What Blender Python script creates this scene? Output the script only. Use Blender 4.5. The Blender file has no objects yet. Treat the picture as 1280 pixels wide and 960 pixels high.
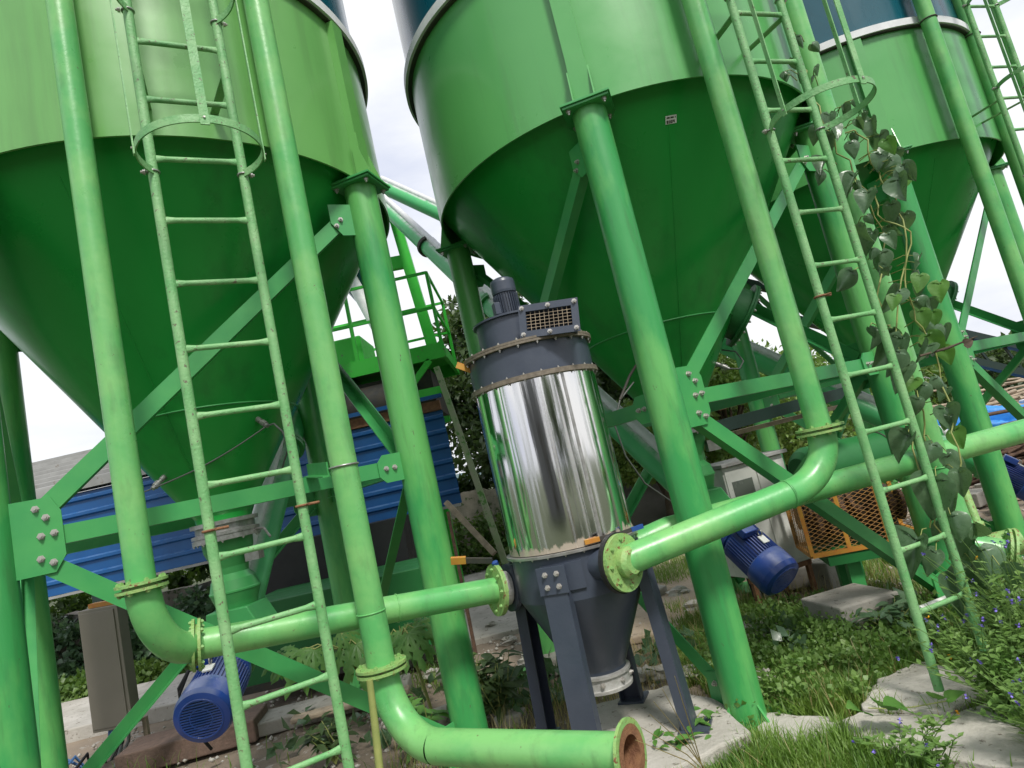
import bpy, math, random
import numpy as np
from mathutils import Vector, Matrix
V=Vector; PI=math.pi; R=math.radians
random.seed(7); RNG=np.random.default_rng(7)
scene=bpy.context.scene
COL=scene.collection

# ------------------------------------------------------------------ camera
F_PX=800.0; HC=1.5
_vx,_vy=-660.0,-5190.0
_dx=_vx-640; _dy=-(_vy-480); _d=math.hypot(_dx,_dy); _p=math.atan(F_PX/_d)
UP=V((_dx/_d*math.cos(_p),_dy/_d*math.cos(_p),-math.sin(_p)))
_f=V((0,0,-1)); FW=(_f-UP*_f.dot(UP)).normalized(); RT=FW.cross(UP)
M3=Matrix((RT,FW,UP))
cam=bpy.data.cameras.new('camera'); camo=bpy.data.objects.new('camera',cam); COL.objects.link(camo)
camo.matrix_world=Matrix.Translation((0,0,HC))@M3.to_4x4()
cam.sensor_width=36; cam.lens=F_PX/1280*36; cam.clip_end=2000; cam.clip_start=.05
scene.camera=camo
def ray(x,y): return M3@V((x-640,480-y,-F_PX))
def at(x,y,Y):                     # point seen at this pixel of the photograph at the true distance Y
    r=ray(x,y); return V((0,0,HC))+r*(Y/r.y)
def atz(x,y,z=0):
    r=ray(x,y); return V((0,0,HC))+r*((z-HC)/r.z)

# ------------------------------------------------------------------ world and sun
SUN_EL,SUN_AZ=52,158               # azimuth clockwise from +Y: behind the camera, to its right
w=bpy.data.worlds.new('World'); scene.world=w; w.use_nodes=True
nt=w.node_tree; nt.nodes.clear()
out=nt.nodes.new('ShaderNodeOutputWorld'); bg=nt.nodes.new('ShaderNodeBackground')
sky=nt.nodes.new('ShaderNodeTexSky'); sky.sky_type='NISHITA'; sky.sun_disc=False
sky.sun_elevation=R(SUN_EL); sky.sun_rotation=R(SUN_AZ); sky.air_density=1.2; sky.dust_density=4
tc=nt.nodes.new('ShaderNodeTexCoord'); mp=nt.nodes.new('ShaderNodeMapping'); mp.inputs['Scale'].default_value=(1,1,3.2)
nz=nt.nodes.new('ShaderNodeTexNoise'); nz.inputs['Scale'].default_value=1.6; nz.inputs['Detail'].default_value=9; nz.inputs['Roughness'].default_value=.55
rp=nt.nodes.new('ShaderNodeValToRGB')
rp.color_ramp.elements[0].position=.38; rp.color_ramp.elements[0].color=(5.1,5.4,6.4,1)
rp.color_ramp.elements[1].position=.58; rp.color_ramp.elements[1].color=(7.3,7.4,7.5,1)
mx=nt.nodes.new('ShaderNodeMix'); mx.data_type='RGBA'; mx.inputs[0].default_value=.93
nt.links.new(tc.outputs['Generated'],mp.inputs[0]); nt.links.new(mp.outputs[0],nz.inputs['Vector'])
nt.links.new(nz.outputs['Fac'],rp.inputs[0]); nt.links.new(sky.outputs[0],mx.inputs[6]); nt.links.new(rp.outputs[0],mx.inputs[7])
nt.links.new(mx.outputs[2],bg.inputs[0]); bg.inputs[1].default_value=.1; nt.links.new(bg.outputs[0],out.inputs[0])
sd=bpy.data.lights.new('sun','SUN'); sd.energy=2.4; sd.angle=R(10); sd.color=(1,.965,.9)
so=bpy.data.objects.new('sun',sd); COL.objects.link(so)
_sdir=V((math.sin(R(SUN_AZ))*math.cos(R(SUN_EL)),math.cos(R(SUN_AZ))*math.cos(R(SUN_EL)),math.sin(R(SUN_EL))))
so.rotation_euler=_sdir.to_track_quat('Z','Y').to_euler(); so.location=(0,-20,20)
vs=scene.view_settings; vs.view_transform='Standard'; vs.look='None'; vs.exposure=.6; vs.gamma=1

# ------------------------------------------------------------------ materials
def mat(name,base,rough=.5,metal=0,var=None,vscale=4,vdet=6,wear=None,wscale=30,wth=.68,bump=0,bscale=60,dust=0,coat=0,spec=.5,stretch=None,sub=0,dustcol=(.5,.5,.47),vsharp=.17,grime=0,gscale=(9,9,.8),gcol=(.05,.045,.03)):
    m=bpy.data.materials.new(name); m.use_nodes=True; n=m.node_tree; b=n.nodes['Principled BSDF']
    b.inputs['Roughness'].default_value=rough; b.inputs['Metallic'].default_value=metal
    b.inputs['Coat Weight'].default_value=coat; b.inputs['Coat Roughness'].default_value=.12
    b.inputs['Specular IOR Level'].default_value=spec
    tc=n.nodes.new('ShaderNodeTexCoord'); mp=n.nodes.new('ShaderNodeMapping'); n.links.new(tc.outputs['Object'],mp.inputs[0])
    if stretch: mp.inputs['Scale'].default_value=stretch
    def noise(sc,det=5,ro=.6):
        t=n.nodes.new('ShaderNodeTexNoise'); t.inputs['Scale'].default_value=sc; t.inputs['Detail'].default_value=det; t.inputs['Roughness'].default_value=ro
        n.links.new(mp.outputs[0],t.inputs['Vector']); return t
    def mix(fac,a,bb):
        x=n.nodes.new('ShaderNodeMix'); x.data_type='RGBA'
        if isinstance(fac,(int,float)): x.inputs[0].default_value=fac
        else: n.links.new(fac,x.inputs[0])
        for i,c in ((6,a),(7,bb)):
            if isinstance(c,tuple): x.inputs[i].default_value=(*c[:3],1)
            else: n.links.new(c,x.inputs[i])
        return x.outputs[2]
    def ramp(src,a,bb):
        r=n.nodes.new('ShaderNodeMapRange'); r.inputs[1].default_value=a; r.inputs[2].default_value=bb; n.links.new(src,r.inputs[0]); return r.outputs[0]
    c=tuple(base)
    if var:
        c=mix(ramp(noise(vscale,vdet).outputs['Fac'],.5-vsharp,.5+vsharp),tuple(base),tuple(var))
    if wear:
        f=ramp(noise(wscale,8,.7).outputs['Fac'],wth,wth+.03)
        c=mix(f,c,tuple(wear))
    if grime:
        mg=n.nodes.new('ShaderNodeMapping'); mg.inputs['Scale'].default_value=gscale; n.links.new(tc.outputs['Object'],mg.inputs[0])
        tg=n.nodes.new('ShaderNodeTexNoise'); tg.inputs['Scale'].default_value=1.3; tg.inputs['Detail'].default_value=9; tg.inputs['Roughness'].default_value=.62; n.links.new(mg.outputs[0],tg.inputs['Vector'])
        mq=n.nodes.new('ShaderNodeMath'); mq.operation='MULTIPLY'; n.links.new(ramp(tg.outputs['Fac'],.53,.68),mq.inputs[0]); mq.inputs[1].default_value=grime; c=mix(mq.outputs[0],c,gcol)
    if dust:
        g=n.nodes.new('ShaderNodeNewGeometry'); s=n.nodes.new('ShaderNodeSeparateXYZ'); n.links.new(g.outputs['Normal'],s.inputs[0])
        a=ramp(s.outputs['Z'],.5,.68); mu=n.nodes.new('ShaderNodeMath'); mu.operation='MULTIPLY'; n.links.new(a,mu.inputs[0])
        n.links.new(ramp(noise(9,6).outputs['Fac'],.3,.55),mu.inputs[1]); m2=n.nodes.new('ShaderNodeMath'); m2.operation='MULTIPLY'
        n.links.new(mu.outputs[0],m2.inputs[0]); m2.inputs[1].default_value=dust; c=mix(m2.outputs[0],c,dustcol)
    if isinstance(c,tuple): b.inputs['Base Color'].default_value=(*c,1)
    else: n.links.new(c,b.inputs['Base Color'])
    rr=ramp(noise(vscale*2.3,6).outputs['Fac'],.3,.7); r2=n.nodes.new('ShaderNodeMapRange'); n.links.new(rr,r2.inputs[0]); r2.inputs[3].default_value=max(.03,rough-.08); r2.inputs[4].default_value=min(1,rough+.1)
    n.links.new(r2.outputs[0],b.inputs['Roughness'])
    if bump:
        bp=n.nodes.new('ShaderNodeBump'); bp.inputs['Strength'].default_value=min(1,bump); bp.inputs['Distance'].default_value=.01*max(1,bump)
        n.links.new(noise(bscale,6).outputs['Fac'],bp.inputs['Height']); n.links.new(bp.outputs[0],b.inputs['Normal'])
    if sub:
        b.inputs['Subsurface Weight'].default_value=0
        b.inputs['Transmission Weight'].default_value=0
    return m
GR=(.055,.33,.075)
m_shell=mat('green_shell_paint',(.088,.34,.095),.33,var=(.10,.365,.10),vscale=1.5,coat=.25,bump=.12,bscale=1.6,wear=(.2,.42,.16),wscale=70,wth=.78,grime=.2,gscale=(5,5,.35))
m_shell1=mat('yellowish_green_shell_paint',(.125,.345,.088),.33,var=(.14,.375,.095),vscale=1.5,coat=.25,bump=.12,bscale=1.6,wear=(.25,.42,.16),wscale=70,wth=.78,grime=.2,gscale=(5,5,.35))
m_cone=mat('green_shell_paint_in_shade',(.014,.29,.042),.32,var=(.019,.32,.05),vscale=1.4,coat=.12,spec=.4,grime=.3,gscale=(3,3,.6),gcol=(.012,.06,.02),bump=.15,bscale=2.2)  # shell green deepened: the shade on the cones is put into the colour
m_col=mat('green_column_paint',(.042,.30,.08),.36,var=(.12,.41,.11),vsharp=.07,vscale=2.6,wear=(.09,.08,.045),wscale=34,wth=.66,bump=.15,bscale=30,stretch=(1,1,.35),grime=.28,gscale=(14,14,1.6))
m_pipe=mat('green_pipe_paint',(.095,.39,.115),.33,var=(.19,.47,.15),vsharp=.1,vscale=2.6,wear=(.13,.12,.06),wscale=34,wth=.655,grime=.22,gscale=(12,12,3),bump=.12,bscale=35)
m_flange=mat('yellow_green_flange_paint',(.2,.42,.13),.5,var=(.27,.40,.12),vscale=16,wear=(.2,.09,.04),wscale=38,wth=.58,bump=.5,bscale=70)
m_brace=mat('green_brace_paint',(.04,.28,.08),.4,var=(.065,.33,.09),vscale=4,wear=(.1,.1,.06),wscale=30,wth=.72)
m_lad=mat('green_ladder_paint',(.12,.36,.12),.5,var=(.24,.46,.2),vscale=9,wear=(.13,.11,.07),wscale=50,wth=.60,bump=.4,bscale=90)
m_plat=mat('bright_green_platform_paint',(.03,.46,.03),.45,var=(.05,.50,.05),wear=(.12,.15,.08),wscale=14,wth=.62)
m_darkg=mat('deep_green_with_shade',(.012,.13,.03),.5,var=(.016,.15,.035),wear=(.1,.11,.07),wscale=20,wth=.68)  # shade under the platform is put into this darker green of the housing
m_conv=mat('green_conveyor_paint',(.06,.40,.14),.4,var=(.08,.43,.15),dust=.95,dustcol=(.6,.6,.6))
m_blue=mat('deep_blue_paint',(.003,.075,.105),.26,var=(.004,.09,.125),vscale=1.5,coat=.3,stretch=(1,1,.3))
m_ring=mat('pale_galvanised_ring',(.74,.75,.75),.45,var=(.62,.63,.64),vscale=12)
m_galv=mat('galvanised_steel',(.45,.45,.44),.35,metal=.7,var=(.3,.29,.27),vscale=30)
m_rim=mat('weathered_gasket_rim',(.12,.10,.075),.7,var=(.2,.17,.13),vscale=40)
m_bolt=mat('zinc_bolt',(.58,.57,.54),.35,metal=.6,var=(.4,.37,.33),vscale=60)
m_rust=mat('rust',(.16,.07,.035),.8,var=(.26,.13,.06),vscale=25,bump=.6,bscale=90)
m_navy=mat('slate_navy_paint',(.042,.054,.078),.36,var=(.056,.068,.094),vscale=5,wear=(.35,.36,.38),wscale=85,wth=.78,bump=.1,bscale=40)
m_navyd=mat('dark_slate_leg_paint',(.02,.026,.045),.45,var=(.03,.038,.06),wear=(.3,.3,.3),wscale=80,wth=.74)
m_motorb=mat('motor_blue_paint',(.012,.045,.24),.35,var=(.016,.06,.29),vscale=8,wear=(.35,.38,.42),wscale=50,wth=.77,coat=.3,dust=.35,dustcol=(.3,.33,.4))
m_black=mat('black_rubber',(.012,.012,.013),.6)
m_dark=mat('dark_machinery',(.03,.032,.03),.7,var=(.06,.05,.035),vscale=10)
m_orange=mat('orange_paint',(.48,.26,.035),.5,var=(.45,.16,.03),vscale=20,wear=(.15,.07,.03),wscale=40,wth=.66)
m_mesh=mat('brown_yellow_mesh',(.48,.24,.05),.6,var=(.28,.14,.05),vscale=12)
m_prop=mat('mossy_grey_green_paint',(.20,.30,.13),.7,var=(.28,.28,.2),vscale=5,wear=(.08,.2,.04),wscale=9,wth=.55)
m_handb=mat('blue_handle',(.015,.06,.25),.45)
m_collar=mat('dusty_aluminium_collar',(.55,.55,.53),.5,metal=.4,var=(.38,.37,.34),vscale=20,bump=.3)
m_shed=mat('blue_sheet_paint',(.006,.075,.24),.38,var=(.008,.095,.29),vscale=3,dust=.25,dustcol=(.25,.35,.5))
m_roof=mat('grey_roof_sheet',(.34,.34,.33),.5,var=(.25,.25,.24),vscale=4,wear=(.18,.14,.1),wscale=12,wth=.62)
m_box=mat('taupe_cabinet_paint',(.20,.18,.14),.5,var=(.22,.2,.16),vscale=2)
m_white=mat('off_white_cabinet_paint',(.70,.71,.66),.45,var=(.48,.49,.45),vscale=3,wear=(.3,.25,.18),wscale=25,wth=.66)
m_truckw=mat('white_truck_paint',(.72,.73,.78),.4,var=(.62,.63,.68))
m_glass=mat('dusty_window',(.12,.14,.12),.25)
m_conc=mat('concrete',(.40,.38,.34),.9,var=(.27,.25,.21),vscale=3,vdet=10,wear=(.16,.15,.13),wscale=13,wth=.6,bump=.8,bscale=25)
m_conc2=mat('pale_concrete',(.50,.475,.43),.9,var=(.36,.34,.295),vscale=4,vdet=12,wear=(.17,.15,.12),wscale=18,wth=.60,bump=.8,bscale=40)
m_stone=mat('weathered_wall_stone',(.38,.34,.28),.95,var=(.22,.20,.16),vscale=5,vdet=12,wear=(.07,.11,.04),wscale=5,wth=.58,bump=1,bscale=14)
m_brick=mat('brick',(.20,.13,.10),.9,var=(.13,.09,.07),vscale=20,bump=.7)
m_tarp=mat('blue_tarp',(.03,.22,.62),.5,var=(.04,.28,.7),bump=.6,bscale=10)
m_bark=mat('bark',(.10,.075,.05),.95,var=(.05,.04,.028),vscale=14,bump=1,bscale=30)
m_bale=mat('brown_scrap',(.13,.075,.045),.9,var=(.06,.035,.025),vscale=30,bump=1,bscale=40)
m_bamboo=mat('dry_timber',(.42,.34,.24),.8,var=(.25,.2,.15),vscale=12)
m_stem=mat('pale_vine_stem',(.30,.32,.10),.6,var=(.2,.25,.07),vscale=12)
m_cable=mat('grey_cable',(.10,.11,.10),.5)
m_bcable=mat('blue_cable',(.05,.13,.3),.5)
m_label=mat('white_label',(.75,.76,.72),.5)
m_ink=mat('black_ink',(.02,.02,.02),.6)
m_pole=mat('dark_green_truss_paint',(.010,.028,.022),.5)
m_flow=mat('violet_petals',(.22,.16,.62),.6,var=(.3,.25,.7),vscale=40)
m_yel=mat('yellow_petals',(.8,.5,.03),.6)
def leafmat(name,a,b,vs=3,rough=.5,trans=.25):
    m=mat(name,a,rough,var=b,vscale=vs)
    n=m.node_tree; bs=n.nodes['Principled BSDF']; o=n.nodes['Material Output']
    tr=n.nodes.new('ShaderNodeBsdfTranslucent'); tr.inputs[0].default_value=(b[0]*1.6,b[1]*1.8,b[2],1)
    ms=n.nodes.new('ShaderNodeMixShader'); ms.inputs[0].default_value=trans
    n.links.new(bs.outputs[0],ms.inputs[1]); n.links.new(tr.outputs[0],ms.inputs[2]); n.links.new(ms.outputs[0],o.inputs[0])
    return m
m_leaf_dark=leafmat('dark_tree_leaves',(.028,.058,.018),(.08,.125,.042))
m_leaf_mid=leafmat('green_bush_leaves',(.05,.11,.02),(.13,.21,.045))
m_leaf_light=leafmat('light_green_bush_leaves',(.085,.16,.03),(.2,.30,.075))  # lighter green foliage colour
m_leaf_vine=leafmat('grey_green_vine_leaves',(.055,.115,.055),(.12,.20,.11),14,.3,.2)
m_leaf_fresh=leafmat('fresh_leaves',(.06,.17,.03),(.12,.26,.05),6)
m_grass=leafmat('grass_blades',(.06,.16,.02),(.21,.31,.06),3.2)
m_dry=leafmat('dry_grass',(.30,.24,.10),(.4,.33,.16),8)
m_weed=leafmat('weed_leaves',(.075,.165,.03),(.18,.29,.075),5)

# ------------------------------------------------------------------ mesh builder
class MB:
    def __init__(s): s.v=[]; s.f=[]; s.sm=[]
    def add(s,vs,fs,smooth=False):
        b=len(s.v); s.v+= [tuple(p) for p in vs]; s.f+=[tuple(i+b for i in q) for q in fs]; s.sm+=[smooth]*len(fs); return s
    def hexa(s,P):   # 8 corners: bottom 4 ccw, top 4 ccw
        return s.add(P,[(0,3,2,1),(4,5,6,7),(0,1,5,4),(1,2,6,5),(2,3,7,6),(3,0,4,7)])
    def box(s,c,size,x=(1,0,0),y=(0,1,0),z=None):
        c=V(c); x=V(x).normalized(); y=V(y).normalized(); z=V(z).normalized() if z is not None else x.cross(y).normalized()
        a,b,h=[q/2 for q in size]
        return s.hexa([c+x*i*a+y*j*b+z*k*h for k in (-1,1) for i,j in ((-1,-1),(1,-1),(1,1),(-1,1))])
    def bar(s,p,q,w,h,up=(0,0,1)):   # w across, h along up
        p=V(p);q=V(q); d=(q-p).normalized(); u=V(up); u=(u-d*u.dot(d)).normalized(); x=d.cross(u)
        return s.box((p+q)/2,((q-p).length,w,h),d,x,u)
    def ring(s,c,ax,r,n,ref=None):
        ax=V(ax).normalized(); ref=V(ref) if ref is not None else (V((0,0,1)) if abs(ax.z)<.9 else V((1,0,0)))
        u=(ref-ax*ref.dot(ax)).normalized(); v=ax.cross(u)
        return [V(c)+u*(r*math.cos(2*PI*i/n))+v*(r*math.sin(2*PI*i/n)) for i in range(n)]
    def lathe(s,o,ax,prof,n=24,smooth=True,caps=True):   # prof: (r, h) along ax; repeated points give a sharp edge
        o=V(o); ax=V(ax).normalized(); rings=[s.ring(o+ax*h,ax,max(r,1e-4),n) for r,h in prof]
        for a,b in zip(rings[:-1],rings[1:]):
            s.add(a+b,[(i,(i+1)%n,n+(i+1)%n,n+i) for i in range(n)],smooth)
        if caps:
            s.add(rings[0],[tuple(range(n-1,-1,-1))]); s.add(rings[-1],[tuple(range(n))])
        return s
    def cyl(s,p,q,r,n=16,smooth=True):
        p=V(p);q=V(q); return s.lathe(p,q-p,[(r,0),(r,(q-p).length)],n,smooth)
    def tube(s,path,r,n=12,caps=True,flat=None):
        P=[V(p) for p in path]; rr=r if isinstance(r,(list,tuple)) else [r]*len(P)
        t0=(P[1]-P[0]).normalized(); ref=V((0,0,1)) if abs(t0.z)<.9 else V((1,0,0)); u=(ref-t0*ref.dot(t0)).normalized(); vs=[]
        for i,p in enumerate(P):
            t=(P[min(i+1,len(P)-1)]-P[max(i-1,0)]).normalized(); u=(u-t*u.dot(t)).normalized(); v=t.cross(u)
            vs+=[p+u*(rr[i]*math.cos(2*PI*k/n))+v*(rr[i]*math.sin(2*PI*k/n)) for k in range(n)]
        fs=[(i*n+k,i*n+(k+1)%n,(i+1)*n+(k+1)%n,(i+1)*n+k) for i in range(len(P)-1) for k in range(n)]
        s.add(vs,fs,True)
        if caps: s.add(vs[:n],[tuple(range(n-1,-1,-1))]); s.add(vs[-n:],[tuple(range(n))])
        return s
    def band(s,path,w,t,up=(0,0,1)):   # flat strip bent along a path: w along up, t thick
        P=[V(p) for p in path]; vs=[]; U=V(up)
        for i,p in enumerate(P):
            d=(P[min(i+1,len(P)-1)]-P[max(i-1,0)]).normalized(); x=d.cross(U).normalized()
            vs+=[p+x*(a*t/2)+U*(b*w/2) for a,b in ((-1,-1),(1,-1),(1,1),(-1,1))]
        fs=[(i*4+k,i*4+(k+1)%4,(i+1)*4+(k+1)%4,(i+1)*4+k) for i in range(len(P)-1) for k in range(4)]
        s.add(vs,fs); n=len(vs); s.add(vs[:4],[(3,2,1,0)]); s.add(vs[-4:],[(0,1,2,3)]); return s
    def prism(s,poly,d):   # poly: list of Vectors, extruded by vector d
        P=[V(p) for p in poly]; n=len(P); d=V(d)
        s.add(P+[p+d for p in P],[tuple(range(n-1,-1,-1)),tuple(range(n,2*n))]+[(i,(i+1)%n,n+(i+1)%n,n+i) for i in range(n)]); return s
    def torus(s,c,ax,Rr,r,n=48,m=8,a0=0,a1=2*PI,ref=None):
        full=abs(a1-a0-2*PI)<1e-6; ax=V(ax).normalized(); ref=V(ref) if ref is not None else (V((0,0,1)) if abs(ax.z)<.9 else V((1,0,0)))
        u=(ref-ax*ref.dot(ax)).normalized(); v=ax.cross(u)
        k=n if full else n+1; vs=[]
        for i in range(k):
            a=a0+(a1-a0)*i/n; e=u*math.cos(a)+v*math.sin(a)
            vs+=[V(c)+e*(Rr+r*math.cos(2*PI*j/m))+ax*(r*math.sin(2*PI*j/m)) for j in range(m)]
        fs=[(i*m+j,i*m+(j+1)%m,((i+1)%k)*m+(j+1)%m,((i+1)%k)*m+j) for i in range(n) for j in range(m)]
        s.add(vs,fs,True); return s
    def build(s,name,m,parent=None,bevel=0):
        off=V(parent['_o']) if parent is not None else V((0,0,0))
        me=bpy.data.meshes.new(name); me.from_pydata([tuple(V(p)-off) for p in s.v],[],s.f)
        me.polygons.foreach_set('use_smooth',s.sm); me.materials.append(m); me.update()
        o=bpy.data.objects.new(name,me); COL.objects.link(o)
        if parent is not None: o.parent=parent; o['_o']=parent['_o']
        if bevel:
            b=o.modifiers.new('bevel','BEVEL'); b.width=bevel; b.segments=2; b.limit_method='ANGLE'; b.angle_limit=R(40)
        return o
    def top(s,name,m,label,cat,loc=None,group=None,kind=None,bevel=0):   # a thing that is one mesh
        a=np.array(s.v); 
        if loc is None: loc=((a[:,0].min()+a[:,0].max())/2,(a[:,1].min()+a[:,1].max())/2,a[:,2].min())
        loc=tuple(float(q) for q in loc)
        s.v=[tuple(V(p)-V(loc)) for p in s.v]; o=s.build(name,m,None,bevel); o.location=loc
        tag(o,label,cat,group,kind); return o
def tag(o,label=None,cat=None,group=None,kind=None):
    if label: o['label']=label
    if cat: o['category']=cat
    if group: o['group']=group
    if kind: o['kind']=kind
def thing(name,label,cat,loc,group=None):
    o=bpy.data.objects.new(name,None); COL.objects.link(o); o.location=loc; o['_o']=tuple(float(q) for q in loc); o.empty_display_size=.1
    tag(o,label,cat,group); return o
def npmesh(name,vs,fs,m,smooth=False):
    me=bpy.data.meshes.new(name); vs=np.asarray(vs,dtype=np.float32); fs=np.asarray(fs,dtype=np.int32)
    me.vertices.add(len(vs)); me.vertices.foreach_set('co',vs.ravel()); k=fs.shape[1]
    me.loops.add(fs.size); me.loops.foreach_set('vertex_index',fs.ravel()); me.polygons.add(len(fs))
    me.polygons.foreach_set('loop_start',np.arange(0,fs.size,k,dtype=np.int32)); me.update(calc_edges=True)
    if smooth: me.polygons.foreach_set('use_smooth',np.ones(len(fs),bool))
    me.materials.append(m); o=bpy.data.objects.new(name,me); COL.objects.link(o); return o

# bolts: one hexagon-headed mesh shared by every copy
_bm=MB(); _bm.lathe((0,0,0),(0,0,1),[(.0135,0),(.0135,.002),(.0105,.002),(.0105,.011),(.0055,.011),(.0055,.019)],6,False)
_proto=_bm.build('bolt',m_bolt); BOLT=_proto.data; bpy.data.objects.remove(_proto)
_bm=MB(); _bm.lathe((0,0,0),(0,0,1),[(.0105,0),(.0105,.009),(.006,.009),(.006,.013)],6,False)
_proto=_bm.build('bolt',m_flange); BOLTG=_proto.data; bpy.data.objects.remove(_proto)
def bolt(parent,p,ax,s=1.0,me=None):
    o=bpy.data.objects.new('bolt',me or BOLT); COL.objects.link(o); o.parent=parent
    off=V(parent['_o']); q=V(ax).to_track_quat('Z','Y')
    o.matrix_basis=Matrix.Translation(V(p)-off)@q.to_matrix().to_4x4()@Matrix.Scale(s,4); o['_o']=parent['_o']; return o

# ================================================================== SETTING
def ground():
    g=lambda n,a,k: np.sinh(np.linspace(-k,k,n))/math.sinh(k)*a
    xs=g(260,400,7.5); ys=g(260,400,7.5)+4.5
    X,Y=np.meshgrid(xs,ys); Z=-.035+.03*np.sin(X*2.1+np.sin(Y*1.7))*np.cos(Y*2.6+X)
    Z+=np.where(np.hypot(X,Y-5)<14,RNG.normal(0,.006,X.shape),0)
    Z=np.minimum(Z,-.004)
    # rise of the far ground towards the hills
    vs=np.stack([X.ravel(),Y.ravel(),Z.ravel()],1); n=len(xs); i=np.arange(n-1)
    a=(i[None,:]+i[:,None]*n).ravel(); fs=np.stack([a,a+1,a+n+1,a+n],1)
    m=mat('bare_earth_and_gravel',(.27,.215,.16),.95,var=(.15,.12,.088),vscale=.9,vdet=12,wear=(.33,.30,.26),wscale=9,wth=.58,bump=1,bscale=22)
    n=m.node_tree; b=n.nodes['Principled BSDF']; src=b.inputs['Base Color'].links[0].from_socket
    g=n.nodes.new('ShaderNodeNewGeometry'); vd=n.nodes.new('ShaderNodeVectorMath'); vd.operation='DISTANCE'; vd.inputs[1].default_value=(1,7.5,0); n.links.new(g.outputs['Position'],vd.inputs[0])
    t1=n.nodes.new('ShaderNodeTexNoise'); t1.inputs['Scale'].default_value=.7; t1.inputs['Detail'].default_value=8; n.links.new(g.outputs['Position'],t1.inputs['Vector'])
    ad=n.nodes.new('ShaderNodeMath'); ad.operation='MULTIPLY_ADD'; ad.inputs[1].default_value=5; n.links.new(t1.outputs['Fac'],ad.inputs[0]); n.links.new(vd.outputs['Value'],ad.inputs[2])
    mr=n.nodes.new('ShaderNodeMapRange'); mr.inputs[1].default_value=8.5; mr.inputs[2].default_value=9.6; n.links.new(ad.outputs[0],mr.inputs[0])
    mx=n.nodes.new('ShaderNodeMix'); mx.data_type='RGBA'; mx.inputs[7].default_value=(.045,.06,.022,1); n.links.new(mr.outputs[0],mx.inputs[0]); n.links.new(src,mx.inputs[6]); n.links.new(mx.outputs[2],b.inputs['Base Color'])  # far ground darkened so that less light bounces up to the cones
    o=npmesh('ground',vs,fs,m,True); o['kind']='structure'
ground()
def blob_slab(name,pts,z0,z1,m,label=None,cat=None,kind=None,jit=.03,bevel=.012,sub=6):
    P=[]; n=len(pts)
    for i in range(n):
        a=V((*pts[i],0)); b=V((*pts[(i+1)%n],0))
        for k in range(sub):
            q=a.lerp(b,k/sub); P.append(V((q.x+random.uniform(-jit,jit),q.y+random.uniform(-jit,jit),z0)))
    mb=MB().prism(P,(0,0,z1-z0))
    if kind: o=mb.build(name,m); o['kind']=kind
    else: o=mb.top(name,m,label,cat)
    b=o.modifiers.new('bevel','BEVEL'); b.width=bevel; b.segments=2; b.limit_method='ANGLE'; b.angle_limit=R(50)
    return o
def gz(x,y,z=0): p=atz(x,y,z); return (p.x,p.y)
# concrete yard path far behind, the pale strips left of centre
blob_slab('path',[(-1.6,6.3),(-.25,6.6),(.5,8.6),(-.9,8.9)],-.05,.035,m_conc2,kind='structure',jit=.06)
blob_slab('rubble_ground',[(-1.7,8.9),(-.3,8.7),(.6,8.9),(.5,11.5),(-2,11.5)],-.05,.04,m_conc2,kind='structure',jit=.12)
blob_slab('yard_strip',[(-7,6.1),(-3.6,6.4),(-3.0,7.9),(-7,7.6)],-.05,.10,m_conc2,kind='structure',jit=.03)
blob_slab('sand_track',[(.2,5.3),(1.4,5.5),(3.8,12),(.2,12)],-.05,.012,mat('pale_sandy_track',(.47,.38,.29),.95,var=(.36,.28,.2),vscale=2,vdet=12,wear=(.22,.17,.12),wscale=15,wth=.6,bump=1,bscale=20),kind='structure',jit=.12)
blob_slab('sand_yard',[(3.9,7.8),(9,6.5),(14,13),(5,14)],-.05,.014,mat('pale_sandy_yard',(.5,.42,.33),.95,var=(.4,.32,.24),vscale=1,vdet=12,bump=1,bscale=14),kind='structure',jit=.1)

# pads and slabs that lie on the ground
blob_slab('concrete_pad',[(-.25,3.1),(.22,2.98),(.72,3.2),(.68,3.65),(.5,4.0),(0,3.95)],-.05,.10,m_conc2,'rough pale concrete pad under the legs of the steel dust collector','concrete pad',jit=.018)
blob_slab('concrete_slab',[gz(1075,880,.07),gz(1095,845,.07),gz(1150,822,.07),gz(1215,835,.07),gz(1250,850,.07),gz(1180,885,.07)],-.05,.055,m_conc2,'pale broken concrete slab with a scalloped edge at the foot of the vine-covered ladder','concrete slab',jit=.010,sub=8)
blob_slab('concrete_slab',[gz(1045,898,.05),gz(1072,886,.05),gz(1180,890,.05),gz(1278,862,.05),gz(1300,960,.05),gz(1150,940,.05),gz(1060,915,.05)],-.05,.035,m_conc2,'lower pale concrete slab nearest the flowering weeds','concrete slab',jit=.010,sub=8)
blob_slab('stone_slab',[gz(955,895,.03),gz(1040,898,.03),gz(1050,918,.03),gz(990,935,.03),gz(940,925,.03)],-.05,.045,m_conc2,'flat pale stone beside the foot of the middle silo front column','stone slab',jit=.02)
blob_slab('footing',[gz(925,790),gz(985,775),gz(990,800),gz(930,815)],-.05,.07,m_conc,'low concrete footing under the rear column behind the blue motor','concrete footing',jit=.015)
def block(name,c,size,rz,m,label,cat,group=None,bev=.012):
    x=V((math.cos(rz),math.sin(rz),0)); y=V((-math.sin(rz),math.cos(rz),0))
    return MB().box(c,size,x,y).top(name,m,label,cat,group=group,bevel=bev)
block('concrete_block',(1.88,4.52,.08),(.44,.42,.28),.2,m_conc,'square pale concrete block under the yellow mesh cage','concrete block')
block('cinder_block',(2.28,5.6,.12),(.4,.2,.24),.5,m_conc,'grey cinder block lying behind the yellow mesh cage legs','block')
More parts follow.
